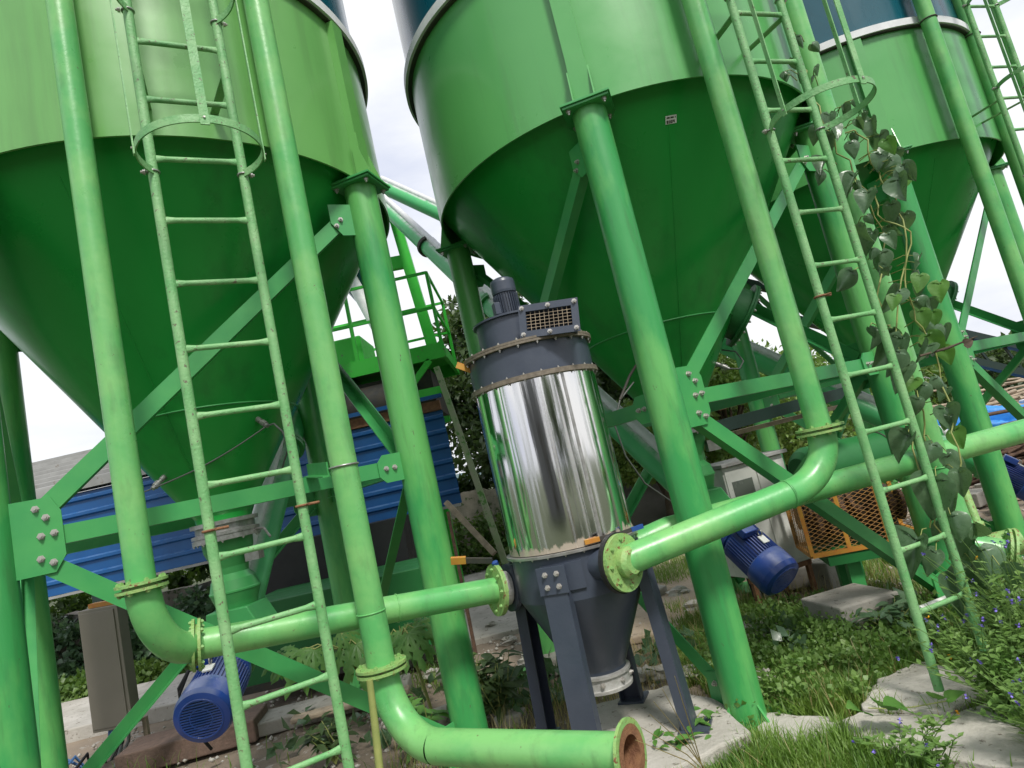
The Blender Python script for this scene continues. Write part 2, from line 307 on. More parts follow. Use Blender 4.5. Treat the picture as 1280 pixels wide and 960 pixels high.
block('cinder_block',(2.05,5.9,.08),(.4,.2,.18),-.2,m_conc,'grey cinder block between the white cabinet stand and the mesh cage','block')

def fence_wall(name,x0,x1,Y,h,m,label,z0=-.1,th=.22,seg=24):
    mb=MB(); P=[]
    for i in range(seg+1):
        x=x0+(x1-x0)*i/seg; P.append((x,h+random.uniform(-.04,.04)))
    vs=[];fs=[]
    for i,(x,t) in enumerate(P): vs+=[(x,Y+random.uniform(-.02,.02),z0),(x,Y+random.uniform(-.02,.02),t),(x,Y+th,t),(x,Y+th,z0)]
    for i in range(seg):
        for k in range(3): fs.append((i*4+k,(i+1)*4+k,(i+1)*4+k+1,i*4+k+1))
    fs+= [(0,1,2,3),(seg*4+3,seg*4+2,seg*4+1,seg*4)]
    return mb.add(vs,fs).top(name,m,label,'wall')
fence_wall('stone_wall',-2.1,.6,11.6,1.35,m_stone,'weathered grey stone retaining wall beyond the dust collector, in courses')
fence_wall('stone_wall',-9.5,-3.2,9.2,.95,m_stone,'low mossy wall of stone behind the taupe control cabinet, hung with ivy')
# rock slope
def rock(name,c,size,m,label,cat='rock',seed=1,n=26,amp=.22,group=None):
    rs=np.random.default_rng(seed); vs=[];fs=[]
    ph=rs.uniform(0,6,(6,3)); fr=rs.uniform(1,4,(6,3))
    for i in range(n+1):
        th=PI*i/n
        for j in range(n):
            a=2*PI*j/n; d=V((math.sin(th)*math.cos(a),math.sin(th)*math.sin(a),math.cos(th)))
            k=1+amp*sum(math.sin(fr[q][0]*d.x*2+fr[q][1]*d.y*2+fr[q][2]*d.z*2+ph[q][0]) for q in range(6))/3
            vs.append((c[0]+d.x*size[0]*k,c[1]+d.y*size[1]*k,c[2]+d.z*size[2]*k))
    fs=[(i*n+j,i*n+(j+1)%n,(i+1)*n+(j+1)%n,(i+1)*n+j) for i in range(n) for j in range(n)]
    return MB().add(vs,fs,n>12).top(name,m,label,cat,group=group)
m_rock=mat('grey_rock',(.27,.25,.235),.95,var=(.19,.175,.165),vscale=2,vdet=14,bump=1,bscale=9)
rock('rock_outcrop',(2.35,13.5,.1),(1.5,1.6,1.25),m_rock,'large smooth grey rock outcrop behind the middle silo columns',seed=3,amp=.12)
# hills on the horizon
def hills():
    vs=[];fs=[];n=120
    for i in range(n):
        a=R(-80+160*i/(n-1)); h=5.5+2.2*math.sin(i*.23)+1.4*math.sin(i*.71+1)
        for d,z in ((210,-2),(235,h*.6),(270,h),(330,-2)): vs.append((d*math.sin(a),d*math.cos(a),z))
    for i in range(n-1):
        for k in range(3): fs.append((i*4+k,(i+1)*4+k,(i+1)*4+k+1,i*4+k+1))
    m=mat('hazy_blue_hill',(.10,.15,.17),.95,var=(.07,.12,.12),vscale=.05)
    o=npmesh('hills',vs,fs,m,True); o['kind']='structure'
hills()

# ================================================================== SILOS
HR,RS,RC,CT=3.48,1.44,1.42,3.63     # rim height, shell radius, column circle
def lbar(parent,a,b,n_out,w=.085,name='brace'):
    """angle-iron brace: a flat leg in the plane of the face and one turned inwards at its lower edge"""
    a=V(a);b=V(b);d=(b-a).normalized(); n=V(n_out); u=n.cross(d).normalized()
    if u.z<0: u=-u
    mb=MB().bar(a,b,.008,w,u)
    mb.bar(a-u*(w/2-.004)-n*.034,b-u*(w/2-.004)-n*.034,.06,.008,u)
    return mb.build(name,m_brace,parent)
def silo(cx,cy,ang,colang,label,msh=None):
    m_shell=msh or globals()['m_shell']
    t=thing('silo',label,'silo',(cx,cy,0),'cement silos in a row')
    O=V((cx,cy,0)); dr=lambda a: V((math.cos(a),math.sin(a),0))
    NS=160
    mb=MB()
    def shell(z0,z1,r0=RS):
        s=MB(); s.lathe(O,(0,0,1),[(r0-.012,z0+.22),(r0-.012,z0),(r0-.012,z0),(r0,z0),(r0,z0)],NS,False,False); s.lathe(O,(0,0,1),[(r0,z0),(r0,z1)],NS,True,False); return s
    shell(HR,4.6).build('shell',m_shell,t)
    # pale flange ring: outer face, dark lip standing in for the shade on its underside
    MB().lathe(O,(0,0,1),[(RS,4.585),(RS+.05,4.585),(RS+.05,4.585),(RS+.05,4.65),(RS+.05,4.65),(RS,4.65)],NS,False,False).build('ring_flange',m_ring,t)
    MB().lathe(O,(0,0,1),[(RS,4.572),(RS+.03,4.572),(RS+.03,4.584),(RS,4.584)],NS,False,False).build('underside_shade_lip',m_dark,t)
    up=MB(); up.lathe(O,(0,0,1),[(RS-.005,4.6),(RS-.005,9.2)],NS,True,False); up.build('upper_shell',m_blue,t)
    rf=MB(); rf.lathe(O,(0,0,1),[(RS+.03,9.2),(RS+.03,9.24),(.25,9.75),(.25,9.95)],64,False,True); rf.build('roof',m_blue,t)
    # hopper cone with its rim set in, double sided because seen from below
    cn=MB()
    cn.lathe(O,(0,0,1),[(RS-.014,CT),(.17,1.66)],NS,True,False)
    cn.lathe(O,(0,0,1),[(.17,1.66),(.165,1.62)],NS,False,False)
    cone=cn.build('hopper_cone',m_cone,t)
    k=(2.28-1.66)/(CT-1.66); rr=.17+(RS-.014-.17)*k
    MB().torus(O+V((0,0,2.28)),(0,0,1),rr+.001,.0055,110,6).build('weld_seam',m_brace,cone)
    for sa in (colang[-1]-ang+.35,):
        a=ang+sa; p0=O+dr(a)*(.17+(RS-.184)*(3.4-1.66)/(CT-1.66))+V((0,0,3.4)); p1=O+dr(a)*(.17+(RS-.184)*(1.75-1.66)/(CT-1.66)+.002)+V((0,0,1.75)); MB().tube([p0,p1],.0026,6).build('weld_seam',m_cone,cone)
    # collar, outlet valve and throat
    col=MB().lathe(O,(0,0,1),[(.205,1.50),(.205,1.53),(.19,1.53),(.19,1.535),(.205,1.535),(.205,1.555),(.18,1.56),(.18,1.60),(.205,1.60),(.205,1.625),(.16,1.625)],48,False).build('collar',m_galv,t)
    for i in range(10):
        a=2*PI*i/10; bolt(col,O+dr(a)*.196+V((0,0,1.505)),(0,0,-1),.9)
    vb=MB(); vb.lathe(O,(0,0,1),[(.155,1.50),(.15,1.44),(.105,1.33),(.10,1.29),(.135,1.25),(.15,1.19),(.15,1.19),(.155,1.185),(.155,1.175),(.15,1.17),(.15,1.17),(.13,1.11),(.12,1.07)],36)
    vb.build('outlet_valve',m_brace,t)
    hb=MB().prism([O+V((x,-.16,z)) for x,z in ((-.13,1.08),(.13,1.08),(.19,.95),(.16,.80),(-.17,.80))],(0,.3,0)); hb.build('inlet_box',m_brace,t,.008)
    hz=MB().box(O+V((.18,-.05,1.38)),(.09,.08,.08)); hz.tube([O+V((.17,0,1.53)),O+V((.26,-.03,1.52)),O+V((.32,-.1,1.46))],.008,8); hz.build('valve_lever',m_galv,t)
    # columns
    cols=[]
    for a in colang:
        b=O+dr(a)*RC; cols.append(b)
        c=MB().cyl(b+V((0,0,.0)),b+V((0,0,HR-.03)),.1,32); cc=c.build('column',m_col,t)
        for q in range(4):
            e=dr(a+PI/4+q*PI/2); MB().prism([b+e*.09+V((0,0,.012)),b+e*.16+V((0,0,.012)),b+e*.16+V((0,0,.03)),b+e*.098+V((0,0,.12))],e.cross(V((0,0,1)))*.012).build('base_rib',m_col,cc)
        x=dr(a); y=V((-x.y,x.x,0))
        MB().box(b+V((0,0,.006)),(.42,.42,.012),x,y).build('base_plate',m_col,cc)
        pl=MB(); pl.box(b+V((0,0,HR-.038)),(.27,.27,.014),x,y); pl.box(b+V((0,0,HR-.0225)),(.29,.29,.014),x,y); pp=pl.build('cap_plate',m_brace,t,.002)
        for i,j in ((1,1),(1,-1),(-1,1),(-1,-1)): bolt(pp,b+x*i*.105+y*j*.105+V((0,0,HR-.046)),(0,0,-1),1.25)
        # channel above the column, with a flared foot
        r=O+x*(RS+.012)
        ch=MB(); ch.box(r+x*.012+V((0,0,4.03)),(.05,.11,1.07),x,y)
        for sg in (-1,1):
            ch.prism([r+y*sg*.058+V((0,0,HR-.012)),r+x*.10+y*sg*.058+V((0,0,HR-.012)),r+x*.04+y*sg*.058+V((0,0,HR+.2)),r+y*sg*.058+V((0,0,HR+.2))],y*.008*sg)
        ch.prism([r+x*.034+y*-.062+V((0,0,HR-.012)),r+x*.034+y*.062+V((0,0,HR-.012)),r+x*.034+y*.054+V((0,0,HR+.3)),r+x*.034+y*-.054+V((0,0,HR+.3))],x*.01)
        ch.build('stiffener',m_shell,t)
    # bracing on the four faces
    for k in range(4):
        P=cols[k];Q=cols[(k+1)%4]; e=(Q-P); L=e.length; e.normalize(); n=V((e.y,-e.x,0)); W=lambda s,z,o=.0: P+e*s+V((0,0,z))+n*o
        if (P+Q-2*O).dot(n)<0: n=-n
        g=MB().prism([q+n*.02 for q in [W(.085,1.87),W(.25,1.87),W(.285,1.80),W(.285,1.60),W(.24,1.53),W(.085,1.53)]],n*.01).build('gusset',m_brace,t)
        for s,z in ((.19,1.825),(.225,1.78),(.20,1.70),(.25,1.705),(.19,1.60),(.235,1.575)): bolt(g,W(s,z,.030),n,1.25)
        lbar(t,W(.16,1.69,.014),W(L-.2,1.69,.014),n)
        lbar(t,W(.15,1.76,.014),W(L-.14,3.24,.014),n)
        lbar(t,W(.15,1.62,.014),W(L-.10,.16,.014),n)
        g=MB().prism([q+n*.02 for q in [W(L-.085,3.32),W(L-.23,3.32),W(L-.23,3.20),W(L-.17,3.12),W(L-.085,3.12)]],n*.01).build('gusset',m_brace,t)
        for s,z in ((L-.17,3.22),(L-.20,3.18)): bolt(g,W(s,z,.030),n,1.2)
        g=MB().prism([q+n*.02 for q in [W(L-.085,1.77),W(L-.2,1.77),W(L-.235,1.73),W(L-.235,1.65),W(L-.2,1.61),W(L-.085,1.61)]],n*.01).build('gusset',m_brace,t)
        for s,z in ((L-.14,1.69),(L-.19,1.69)): bolt(g,W(s,z,.030),n,1.2)
        g=MB().prism([q+n*.02 for q in [W(L-.085,.05),W(L-.2,.10),W(L-.2,.24),W(L-.085,.26)]],n*.01).build('gusset',m_brace,t)
        bolt(g,W(L-.14,.19,.030),n,1.2)
    return t,cone
d2=math.degrees
S1=(-2.022,4.183); S2=(1.172,4.871); S3=(3.983,6.80)
s1,c1=silo(*S1,-.281,[-.281,R(80.5),R(175.4),-.281-PI/2],'nearest green silo at the left edge, with a cable strung across its hopper cone',m_shell1)
s2,c2=silo(*S2,-.271,[-.271+k*PI/2 for k in (0,1,2,3)],'middle green silo behind the steel dust collector, a small white label on its cone')
s3,c3=silo(*S3,-.218,[-.218+k*PI/2 for k in (0,1,2,3)],'farthest green silo at the right edge, beyond the vine-covered ladder')
# fittings particular to each silo (parts of it)
def on_cone(S,a,z,out=0):
    rr=.17+(RS-.184)*(z-1.66)/(CT-1.66); d=V((math.cos(a),math.sin(a),0)); n=V((math.cos(a)*.8,math.sin(a)*.8,-.6)).normalized()
    return V((*S,0))+d*rr+V((0,0,z))+n*out, n
def ang_at(S,px,py,lo=-150,hi=-20):    # angle and height on the near side of a cone for a pixel
    best=None
    for i in range(1200):
        z=1.7+1.65*i/1200
        p=atz(px,py,z); rr=.17+(RS-.184)*(z-1.66)/(CT-1.66); e=math.hypot(p.x-S[0],p.y-S[1])-rr
        if best is None or abs(e)<best[0]:
            if p.y<S[1]: best=(abs(e),math.atan2(p.y-S[1],p.x-S[0]),z)
    return best[1],best[2]
noz=[]
for px,py in ((206,596),(322,524)):
    a,z=ang_at(S1,px,py); p,n=on_cone(S1,a,z,0)
    nb=MB().lathe(p,n,[(.017,-.01),(.017,.03),(.012,.03),(.012,.05),(.02,.05),(.02,.085),(.013,.085),(.013,.105)],14); o=nb.build('aeration_nozzle',m_galv,s1); noz.append(p+n*.10)
def sag(a,b,dz,n=14): return [V(a).lerp(V(b),i/n)+V((0,0,-dz*math.sin(PI*i/n))) for i in range(n+1)]
MB().tube(sag(noz[0],noz[1],.03),.0045,8).build('cable',m_cable,s1)
e0=noz[1]; MB().tube([e0,e0+V((.05,-.02,.0)),e0+V((.09,-.01,-.06)),e0+V((.09,.04,-.16)),e0+V((.03,.1,-.22)),e0+V((-.03,.2,-.26))],.006,8).build('hose',m_cable,s1)
e0=noz[0]; MB().tube([e0,e0+V((-.1,.03,-.01)),e0+V((-.22,.25,0))],.004,8).build('hose',m_cable,s1)
# manhole at the side of the middle cone
for S_,t_,a_,z_ in ((S2,s2,R(-3),2.33),(S3,s3,R(-3),2.3)):
    p,n=on_cone(S_,a_,z_)
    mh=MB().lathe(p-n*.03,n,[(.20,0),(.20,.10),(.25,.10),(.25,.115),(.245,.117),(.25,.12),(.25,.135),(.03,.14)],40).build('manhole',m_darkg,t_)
    rg=MB().ring(p+n*.105,n,.228,16)
    for q in rg: bolt(mh,q,n,1)
# small white label on the middle cone
a,z=ang_at(S2,850,128); p,n=on_cone(S2,a,z,.004); tz=V((-math.sin(a),math.cos(a),0)); un=n.cross(tz)
if un.z<0: un=-un
lb=MB().box(p,(.07,.048,.002),tz,un,n).build('label_plate',m_label,s2)
tx=MB()
def glyph(mb,s,o,ux,uy,h,m):   # 3x5 block letters
    G={'N':'101111111101101','O':'111101101101111','3':'111001111001111','0':'111101101101111','4':'101101111001001','8':'111101111101111','-':'000000111000000','E':'111100110100111','T':'111010010010010'}
    u=h/5
    for k,c in enumerate(s):
        for i,b in enumerate(G[c]):
            if b=='1': mb.box(o+ux*(k*u*4+(i%3)*u)+uy*((4-i//3)*u),(u*.98,u*.98,.001),ux,uy)
sgn=1 if (M3.transposed()@tz).x>0 else -1
glyph(tx,'8304',p+n*.0022-tz*sgn*.027-un*.018,tz*sgn,un,.017,None)
for k,wd in ((-.018,.018),(.006,.02),(.026,.005)): tx.box(p+n*.0022+tz*sgn*k+un*.012,(wd,.008,.001),tz,un)
tx.build('lettering',m_ink,lb)

# ================================================================== LADDERS
def ladder(name_label,pl,pr,S,zb_l,zb_r,ztop,rung0,hoopz,hooppts,group,wearclamps=()):
    pl=V((*pl,0));pr=V((*pr,0)); e=(pr-pl); L=e.length; e.normalize(); n=V((e.y,-e.x,0))
    t=thing('ladder',name_label,'ladder',tuple((pl+pr)/2+V((0,0,min(zb_l,zb_r)))),group)
    Z=V((0,0,1))
    for p,zb in ((pl,zb_l),(pr,zb_r)): MB().tube([p+Z*zb]+[p+Z*(zb+(ztop-zb)*i/10) for i in range(1,11)],.0215,16).build('rail',m_lad,t)
    z=rung0
    while z>max(zb_l,zb_r)+.1: z-=.289
    while z<ztop:
        z+=.289; a=pl+Z*z;b=pr+Z*z
        mb=MB(); N=10; vs=[];P=[(0,.021,.006),(.06,.018,.008),(.16,.0125,.0125),(.84,.0125,.0125),(.94,.018,.008),(1,.021,.006)]
        for s,ru,rv in P:
            c=a.lerp(b,s)
            vs+=[c+Z*(ru*math.cos(2*PI*k/N))+n*(rv*math.sin(2*PI*k/N)) for k in range(N)]
        mb.add(vs,[(i*N+k,i*N+(k+1)%N,(i+1)*N+(k+1)%N,(i+1)*N+k) for i in range(len(P)-1) for k in range(N)],True); mb.build('rung',m_lad,t)
    # safety cage: hoops of flat bar open at the rails
    mid=(pl+pr)/2
    hr=hooppts; cage=[]
    for hz in hoopz:
        path=[]
        a0=math.asin(min(1,(L/2+.0)/hr)) if L/2<hr else PI/2
        cc=mid+n*(hr*.74)
        for i in range(41):
            a=-(PI-a0)+2*(PI-a0)*i/40; path.append(cc+n*(hr*math.cos(a)*1.0)+e*(hr*math.sin(a))+Z*hz)
        h=MB().band(path,.034,.006); ho=h.build('hoop',m_lad,t); cage.append((hz,cc))
        for p,sg in ((pl,-1),(pr,1)):
            MB().torus(p+Z*hz,Z,.0245,.0045,20,6).build('clamp',m_galv,ho)
            bolt(ho,p+Z*(hz)+e*sg*.03+n*.0,e*sg,1.0)
        for a in (0,-PI/2*.98,PI/2*.98):
            q=cc+n*(hr*math.cos(a))+e*(hr*math.sin(a))+Z*hz; bolt(ho,q,n*math.cos(a)+e*math.sin(a),.8)
    zlo=min(hoopz); zhi=ztop
    for a,wd in ((0,.034),(-PI/2*.98,.022),(PI/2*.98,.022)):
        o=n*math.cos(a)+e*math.sin(a); q=mid+n*(hr*.74)+o*(hr+.006)
        x=Z.cross(o); MB().box(q+Z*((zlo-.02+zhi)/2),(wd,.006,zhi-zlo+.04),x,o,Z).build('cage_strap',m_lad,t)
    # stand-off arms to the shell
    for z in (3.62,5.0,6.4):
        for p in (pl,pr):
            d=(V((*S,0))-p); dl=d.length-RS; d.normalize(); MB().bar(p+Z*z,p+d*dl+Z*z,.04,.006,Z).build('bracket',m_lad,t)
    return t,e,n
l1,e1,n1=ladder('nearest green caged ladder hanging in front of the first silo',(-1.313,2.583),(-.995,2.766),S1,.08,.08,6.6,.863,(3.11,3.90,4.69),.245,'caged silo ladders')
l2,e2,n2=ladder('worn green caged ladder overgrown by the vine, its left rail reaching the slab',(1.607,3.176),(1.93,3.295),S2,.10,.18,6.6,.738,(2.93,3.72,4.5),.245,'caged silo ladders')
l3,e3,n3=ladder('farthest caged ladder at the upper right edge, dark against the sky',(4.50,5.10),(4.83,5.20),S3,.1,.1,6.6,.738,(2.93,3.72,4.5),.245,'caged silo ladders')
for l,(x,y),z in ((l1,(-1.313,2.583),1.55),(l1,(-.995,2.766),1.57),(l2,(1.607,3.176),2.02)):
    c=MB().torus((x,y,z),(0,0,1),.025,.006,18,6); c.tube([V((x,y,z))+e1*.02+n1*.02,V((x,y,z))+e1*.07+n1*.012],.006,6); c.tube([V((x,y,z))-n1*.02,V((x,y,z))+n1*.05+e1*.02],.005,6); c.build('clamp',m_rust,l)

# ================================================================== PIPES
def flange(t,c,ax,r_pipe,r_out,mat_=None,gap=.012,nb=8,th=.012,open_end=False,bolts=True):
    ax=V(ax).normalized(); c=V(c); m=mat_ or m_flange
    if open_end:
        mb=MB().lathe(c-ax*th,ax,[(r_pipe,0),(r_out,0),(r_out,0),(r_out,th),(r_out,th),(r_pipe*.9,th)],40,False,False)
        f=mb.build('flange',m,t)
        MB().lathe(c-ax*.3,ax,[(r_pipe*.9,.301),(r_pipe*.88,.301),(r_pipe*.86,0)],40,True,False).build('bore',m_rust,t)
        MB().lathe(c,ax,[(r_pipe*.89,.0005),(r_out-.02,.002)],40,False,False).build('rust_ring',m_rust,f)
        return f
    mb=MB().lathe(c-ax*(th+gap/2),ax,[(r_pipe,0),(r_out,0),(r_out,0),(r_out,th),(r_out,th),(r_pipe,th)],40,False,False)
    mb.lathe(c+ax*(gap/2),ax,[(r_pipe,0),(r_out,0),(r_out,0),(r_out,th),(r_out,th),(r_pipe,th)],40,False,False)
    mb.lathe(c-ax*gap,ax,[(r_out-.025,0),(r_out-.025,2*gap)],40,True,False)
    f=mb.build('flange',m,t)
    if bolts:
        for q in MB().ring(c,ax,(r_pipe+r_out)/2+.006,nb):
            bolt(f,q+ax*(th+gap/2),ax,1.0,BOLTG); bolt(f,q-ax*(th+gap/2),-ax,1.0,BOLTG)
    return f
def elbow(t,a,corner,b,r,m,name='elbow',n=14):   # bend from a through corner to b (quadratic arc)
    a=V(a);b=V(b);k=V(corner); P=[(a*(1-s)**2+k*2*s*(1-s)*1.0+b*s*s) for s in [i/n for i in range(n+1)]]
    k2=k+(k-(a+b)/2)*-.12
    P=[]
    for i in range(n+1):
        s=i/n; P.append(a*(1-s)**3+a.lerp(k,.58)*3*s*(1-s)**2+b.lerp(k,.58)*3*s*s*(1-s)+b*s**3)
    return MB().tube(P,r,28,False).build(name,m,t)
def weldring(t,c,ax,r): MB().torus(c,ax,r,.004,30,6).build('weld_bead',m_pipe,t)
# pipe A: left riser of the first silo
A=V((-1.665,2.665,0)); Z=V((0,0,1))
t=thing('fill_pipe','leftmost long green riser, bending right to the left inlet of the dust collector','pipe',tuple(A+Z*.9),'silo vent pipes')
a0=A+Z*1.40; a_end=at(622,737,3.56); a_el=at(246,806,2.92)
MB().tube([A+Z*6.6,A+Z*4,A+Z*1.40],.056,28).build('riser',m_pipe,t)
flange(t,A+Z*1.395,(0,0,1),.057,.098)
dA=(a_end-a_el).normalized()
elbow(t,A+Z*1.385,V((A.x,A.y,a_el.z)),a_el,.066,m_pipe)
flange(t,a_el,dA,.067,.112)
MB().tube([a_el,a_el.lerp(a_end,.5),a_end],.066,28).build('run',m_pipe,t)
weldring(t,a_el.lerp(a_end,.62),dA,.067)
flange(t,a_end-dA*.006,dA,.067,.135,gap=.001,nb=8)
runA_end=a_end
# pipe B: right riser of the first silo, bending to the open flange
B=V((-.887,3.113,0))
t=thing('fill_pipe','thick green riser right of the near ladder, bending to a rusty open flange','pipe',tuple(B+Z*.4),'silo vent pipes')
MB().tube([B+Z*6.6,B+Z*4,B+Z*.78],.066,28).build('riser',m_pipe,t)
weldring(t,B+Z*1.02,Z,.067)
flange(t,B+Z*.765,Z,.067,.118)
b_end=at(790,943,2.43); b_el=at(545,933,2.93); dB=(b_end-b_el).normalized()
elbow(t,B+Z*.75,V((B.x+.0,B.y,b_el.z)),b_el,.072,m_pipe)
MB().tube([b_el,b_el.lerp(b_end,.5),b_end],.072,28,False).build('run',m_pipe,t)
flange(t,b_end,dB,.072,.118,open_end=True)
# angle bracket with a u-bolt that holds pipe B
bk=at(385,588,3.55); bk2=B+Z*1.72+V((-.07,-.03,0))
mbk=MB().bar(bk,bk2,.008,.07); mbk.bar(bk-Z*.033,bk2-Z*.033,.06,.008); bo=mbk.build('bracket',m_brace,t)
MB().torus(B+Z*1.72,Z,.07,.005,30,6).build('u_bolt',m_galv,bo)
# pipe C: left riser of the middle silo, bending down to the front inlet of the collector
C_=V((1.493,3.344,0))
t=thing('fill_pipe','green riser left of the vine-covered ladder, bending back to the dust collector','pipe',tuple(C_+Z*1.0),'silo vent pipes')
MB().tube([C_+Z*6.6,C_+Z*4,C_+Z*1.38],.062,28).build('riser',m_pipe,t)
flange(t,C_+Z*1.37,Z,.063,.118)
c_end=at(778,703,3.13); c_el=at(985,618,3.27); dC=(c_end-c_el).normalized()
elbow(t,C_+Z*1.355,V((C_.x+.005,C_.y,c_el.z+.02)),c_el,.070,m_pipe)
MB().tube([c_el,c_el.lerp(c_end,.5),c_end],.070,28,False).build('run',m_pipe,t)
weldring(t,c_el,dC,.071)
nC=V((-.70,.71,0)).normalized(); flange(t,c_end-nC*.006,nC,.071,.135,gap=.001); MB().lathe(c_end-nC*.07,nC,[(.055,0),(.073,.02),(.073,.07)],28,True,True).build('hub',m_flange,t)
rb=MB(); 
for s,wd in ((.925,.03),(.87,.012)): q=c_el.lerp(c_end,s); rb.lathe(q,dC,[(.0712,-wd),(.0718,0),(.0712,wd)],30,True,False)
# pipe E: the run behind that leaves the frame at the right
e_a=at(835,662,3.62); e_b=at(1400,505,4.2)
t=thing('fill_pipe','straight green pipe running from behind the dust collector past the far silo column','pipe',tuple(e_a),'silo vent pipes')
MB().tube([V((.42,3.62,.97)),e_a,e_a.lerp(e_b,.5),e_b],.070,28,False).build('run',m_pipe,t)
flange(t,V((.47,3.615,.968)),e_a-V((.42,3.62,.97)),.071,.13,gap=.001)
# pipe F: right riser of the middle silo
Fp=V((2.27,3.76,0))
t=thing('fill_pipe','green riser wrapped in the climbing vine, ending in a flanged elbow above the weeds','pipe',tuple(Fp+Z*.4),'silo vent pipes')
MB().tube([Fp+Z*6.6,Fp+Z*3,Fp+Z*.86],.062,28).build('riser',m_pipe,t)
weldring(t,Fp+Z*1.0,Z,.063)
f_end=at(1262,692,3.55); f_el=at(1216,684,3.62); dF=(f_end-f_el).normalized()
elbow(t,Fp+Z*.86,V((Fp.x,Fp.y,f_el.z)),f_el,.070,m_pipe)
MB().tube([f_el,f_el.lerp(f_end,.5),f_end],.070,28,False).build('run',m_pipe,t)
flange(t,f_end,dF,.071,.13)
g0=at(1228,672,3.8); g1=at(1200,600,3.95)
t=thing('drain_pipe','short yellow-green pipe stub tilted beside the flanged elbow','pipe',tuple(g0),None)
MB().tube([g0,g0.lerp(g1,.25)],.035,20).build('socket',m_flange,t); MB().tube([g0,g1],.025,20).build('tube',m_flange,t)
MB().tube([at(1228,686,3.9),at(1275,676,3.85)],.075,24).build('sleeve',m_flange,t)
# pipe D and its twin on the far silo
for (x,y),lab in (((4.29,5.27),'dark green riser in front of the farthest silo, clamped at its white ring'),((5.0,5.72),'pale green riser behind the farthest ladder against the sky')):
    D=V((x,y,0)); t=thing('fill_pipe',lab,'pipe',(x,y,.05),'silo vent pipes')
    MB().tube([D+Z*6.6,D+Z*3,D+Z*.9],.062,28).build('riser',m_pipe,t)
    MB().torus(D+Z*4.55,Z,.066,.006,24,6).build('clamp',m_dark,t)
    elbow(t,D+Z*.9,D+Z*.55+V((0,0,.02)),D+V((.3,-.18,.58)),.066,m_pipe); flange(t,D+V((.3,-.18,.58)),V((.3,-.18,0)),.067,.11)
D=V((5.3,5.6,0)); MB().tube([D+Z*6.6,D+Z*.3],.028,14).top('conduit','thin grey-green conduit at the upper right corner, outermost against the sky',None,'pipe') if False else None
ob=MB().tube([V((5.02,5.42,6.6)),V((5.02,5.42,3)),V((5.02,5.42,.1))],.03,16).top('conduit',m_lad,'thin grey-green pipe against the sky right of the farthest ladder','pipe')
# white stub pipe at the foot of the vine
MB().tube([at(1150,762,3.5),at(1200,742,3.6)],.018,16).top('white_pipe',m_label,'short white plastic pipe lying behind the ladder foot','pipe')

# ================================================================== DUST COLLECTOR
DC=V((.122,3.52,0))
t=thing('dust_collector','navy and mirror-steel dust collector standing on four legs between the two silos','dust collector',tuple(DC+Z*.1))
m_steel=bpy.data.materials.new('mirror_stainless'); m_steel.use_nodes=True
def steel(m):
    n=m.node_tree; b=n.nodes['Principled BSDF']; b.inputs['Metallic'].default_value=1; b.inputs['Base Color'].default_value=(.80,.79,.78,1)
    tc=n.nodes.new('ShaderNodeTexCoord'); mp=n.nodes.new('ShaderNodeMapping'); mp.inputs['Scale'].default_value=(22,22,.55); n.links.new(tc.outputs['Object'],mp.inputs[0])
    t1=n.nodes.new('ShaderNodeTexNoise'); t1.inputs['Scale'].default_value=1.6; t1.inputs['Detail'].default_value=8; n.links.new(mp.outputs[0],t1.inputs['Vector'])
    mp2=n.nodes.new('ShaderNodeMapping'); mp2.inputs['Scale'].default_value=(5,5,1.6); n.links.new(tc.outputs['Object'],mp2.inputs[0])
    t2=n.nodes.new('ShaderNodeTexNoise'); t2.inputs['Scale'].default_value=1.0; t2.inputs['Detail'].default_value=2; n.links.new(mp2.outputs[0],t2.inputs['Vector'])
    r=n.nodes.new('ShaderNodeMapRange'); r.inputs[1].default_value=.52; r.inputs[2].default_value=.72; r.inputs[3].default_value=.085; r.inputs[4].default_value=.42; n.links.new(t1.outputs['Fac'],r.inputs[0]); n.links.new(r.outputs[0],b.inputs['Roughness'])
    ad=n.nodes.new('ShaderNodeMath'); ad.operation='MULTIPLY_ADD'; ad.inputs[1].default_value=.28; n.links.new(t1.outputs['Fac'],ad.inputs[0]); n.links.new(t2.outputs['Fac'],ad.inputs[2])
    bp=n.nodes.new('ShaderNodeBump'); bp.inputs['Strength'].default_value=.17; bp.inputs['Distance'].default_value=.010; n.links.new(ad.outputs[0],bp.inputs['Height']); n.links.new(bp.outputs[0],b.inputs['Normal'])
    sp=n.nodes.new('ShaderNodeSeparateXYZ'); n.links.new(tc.outputs['Object'],sp.inputs[0])
    t3=n.nodes.new('ShaderNodeTexNoise'); t3.inputs['Scale'].default_value=5; t3.inputs['Detail'].default_value=5; n.links.new(mp2.outputs[0],t3.inputs['Vector'])
    a2=n.nodes.new('ShaderNodeMath'); a2.operation='MULTIPLY_ADD'; a2.inputs[1].default_value=-.16; n.links.new(t3.outputs['Fac'],a2.inputs[0]); n.links.new(sp.outputs['Z'],a2.inputs[2])
    mr=n.nodes.new('ShaderNodeMapRange'); mr.inputs[1].default_value=.925; mr.inputs[2].default_value=.94; mr.inputs[3].default_value=.85; mr.inputs[4].default_value=0; n.links.new(a2.outputs[0],mr.inputs[0])
    df=n.nodes.new('ShaderNodeBsdfDiffuse'); df.inputs[0].default_value=(.42,.36,.29,1); ms=n.nodes.new('ShaderNodeMixShader'); n.links.new(mr.outputs[0],ms.inputs[0]); n.links.new(b.outputs[0],ms.inputs[1]); n.links.new(df.outputs[0],ms.inputs[2]); n.links.new(ms.outputs[0],n.nodes['Material Output'].inputs[0])
steel(m_steel)
RB=.336
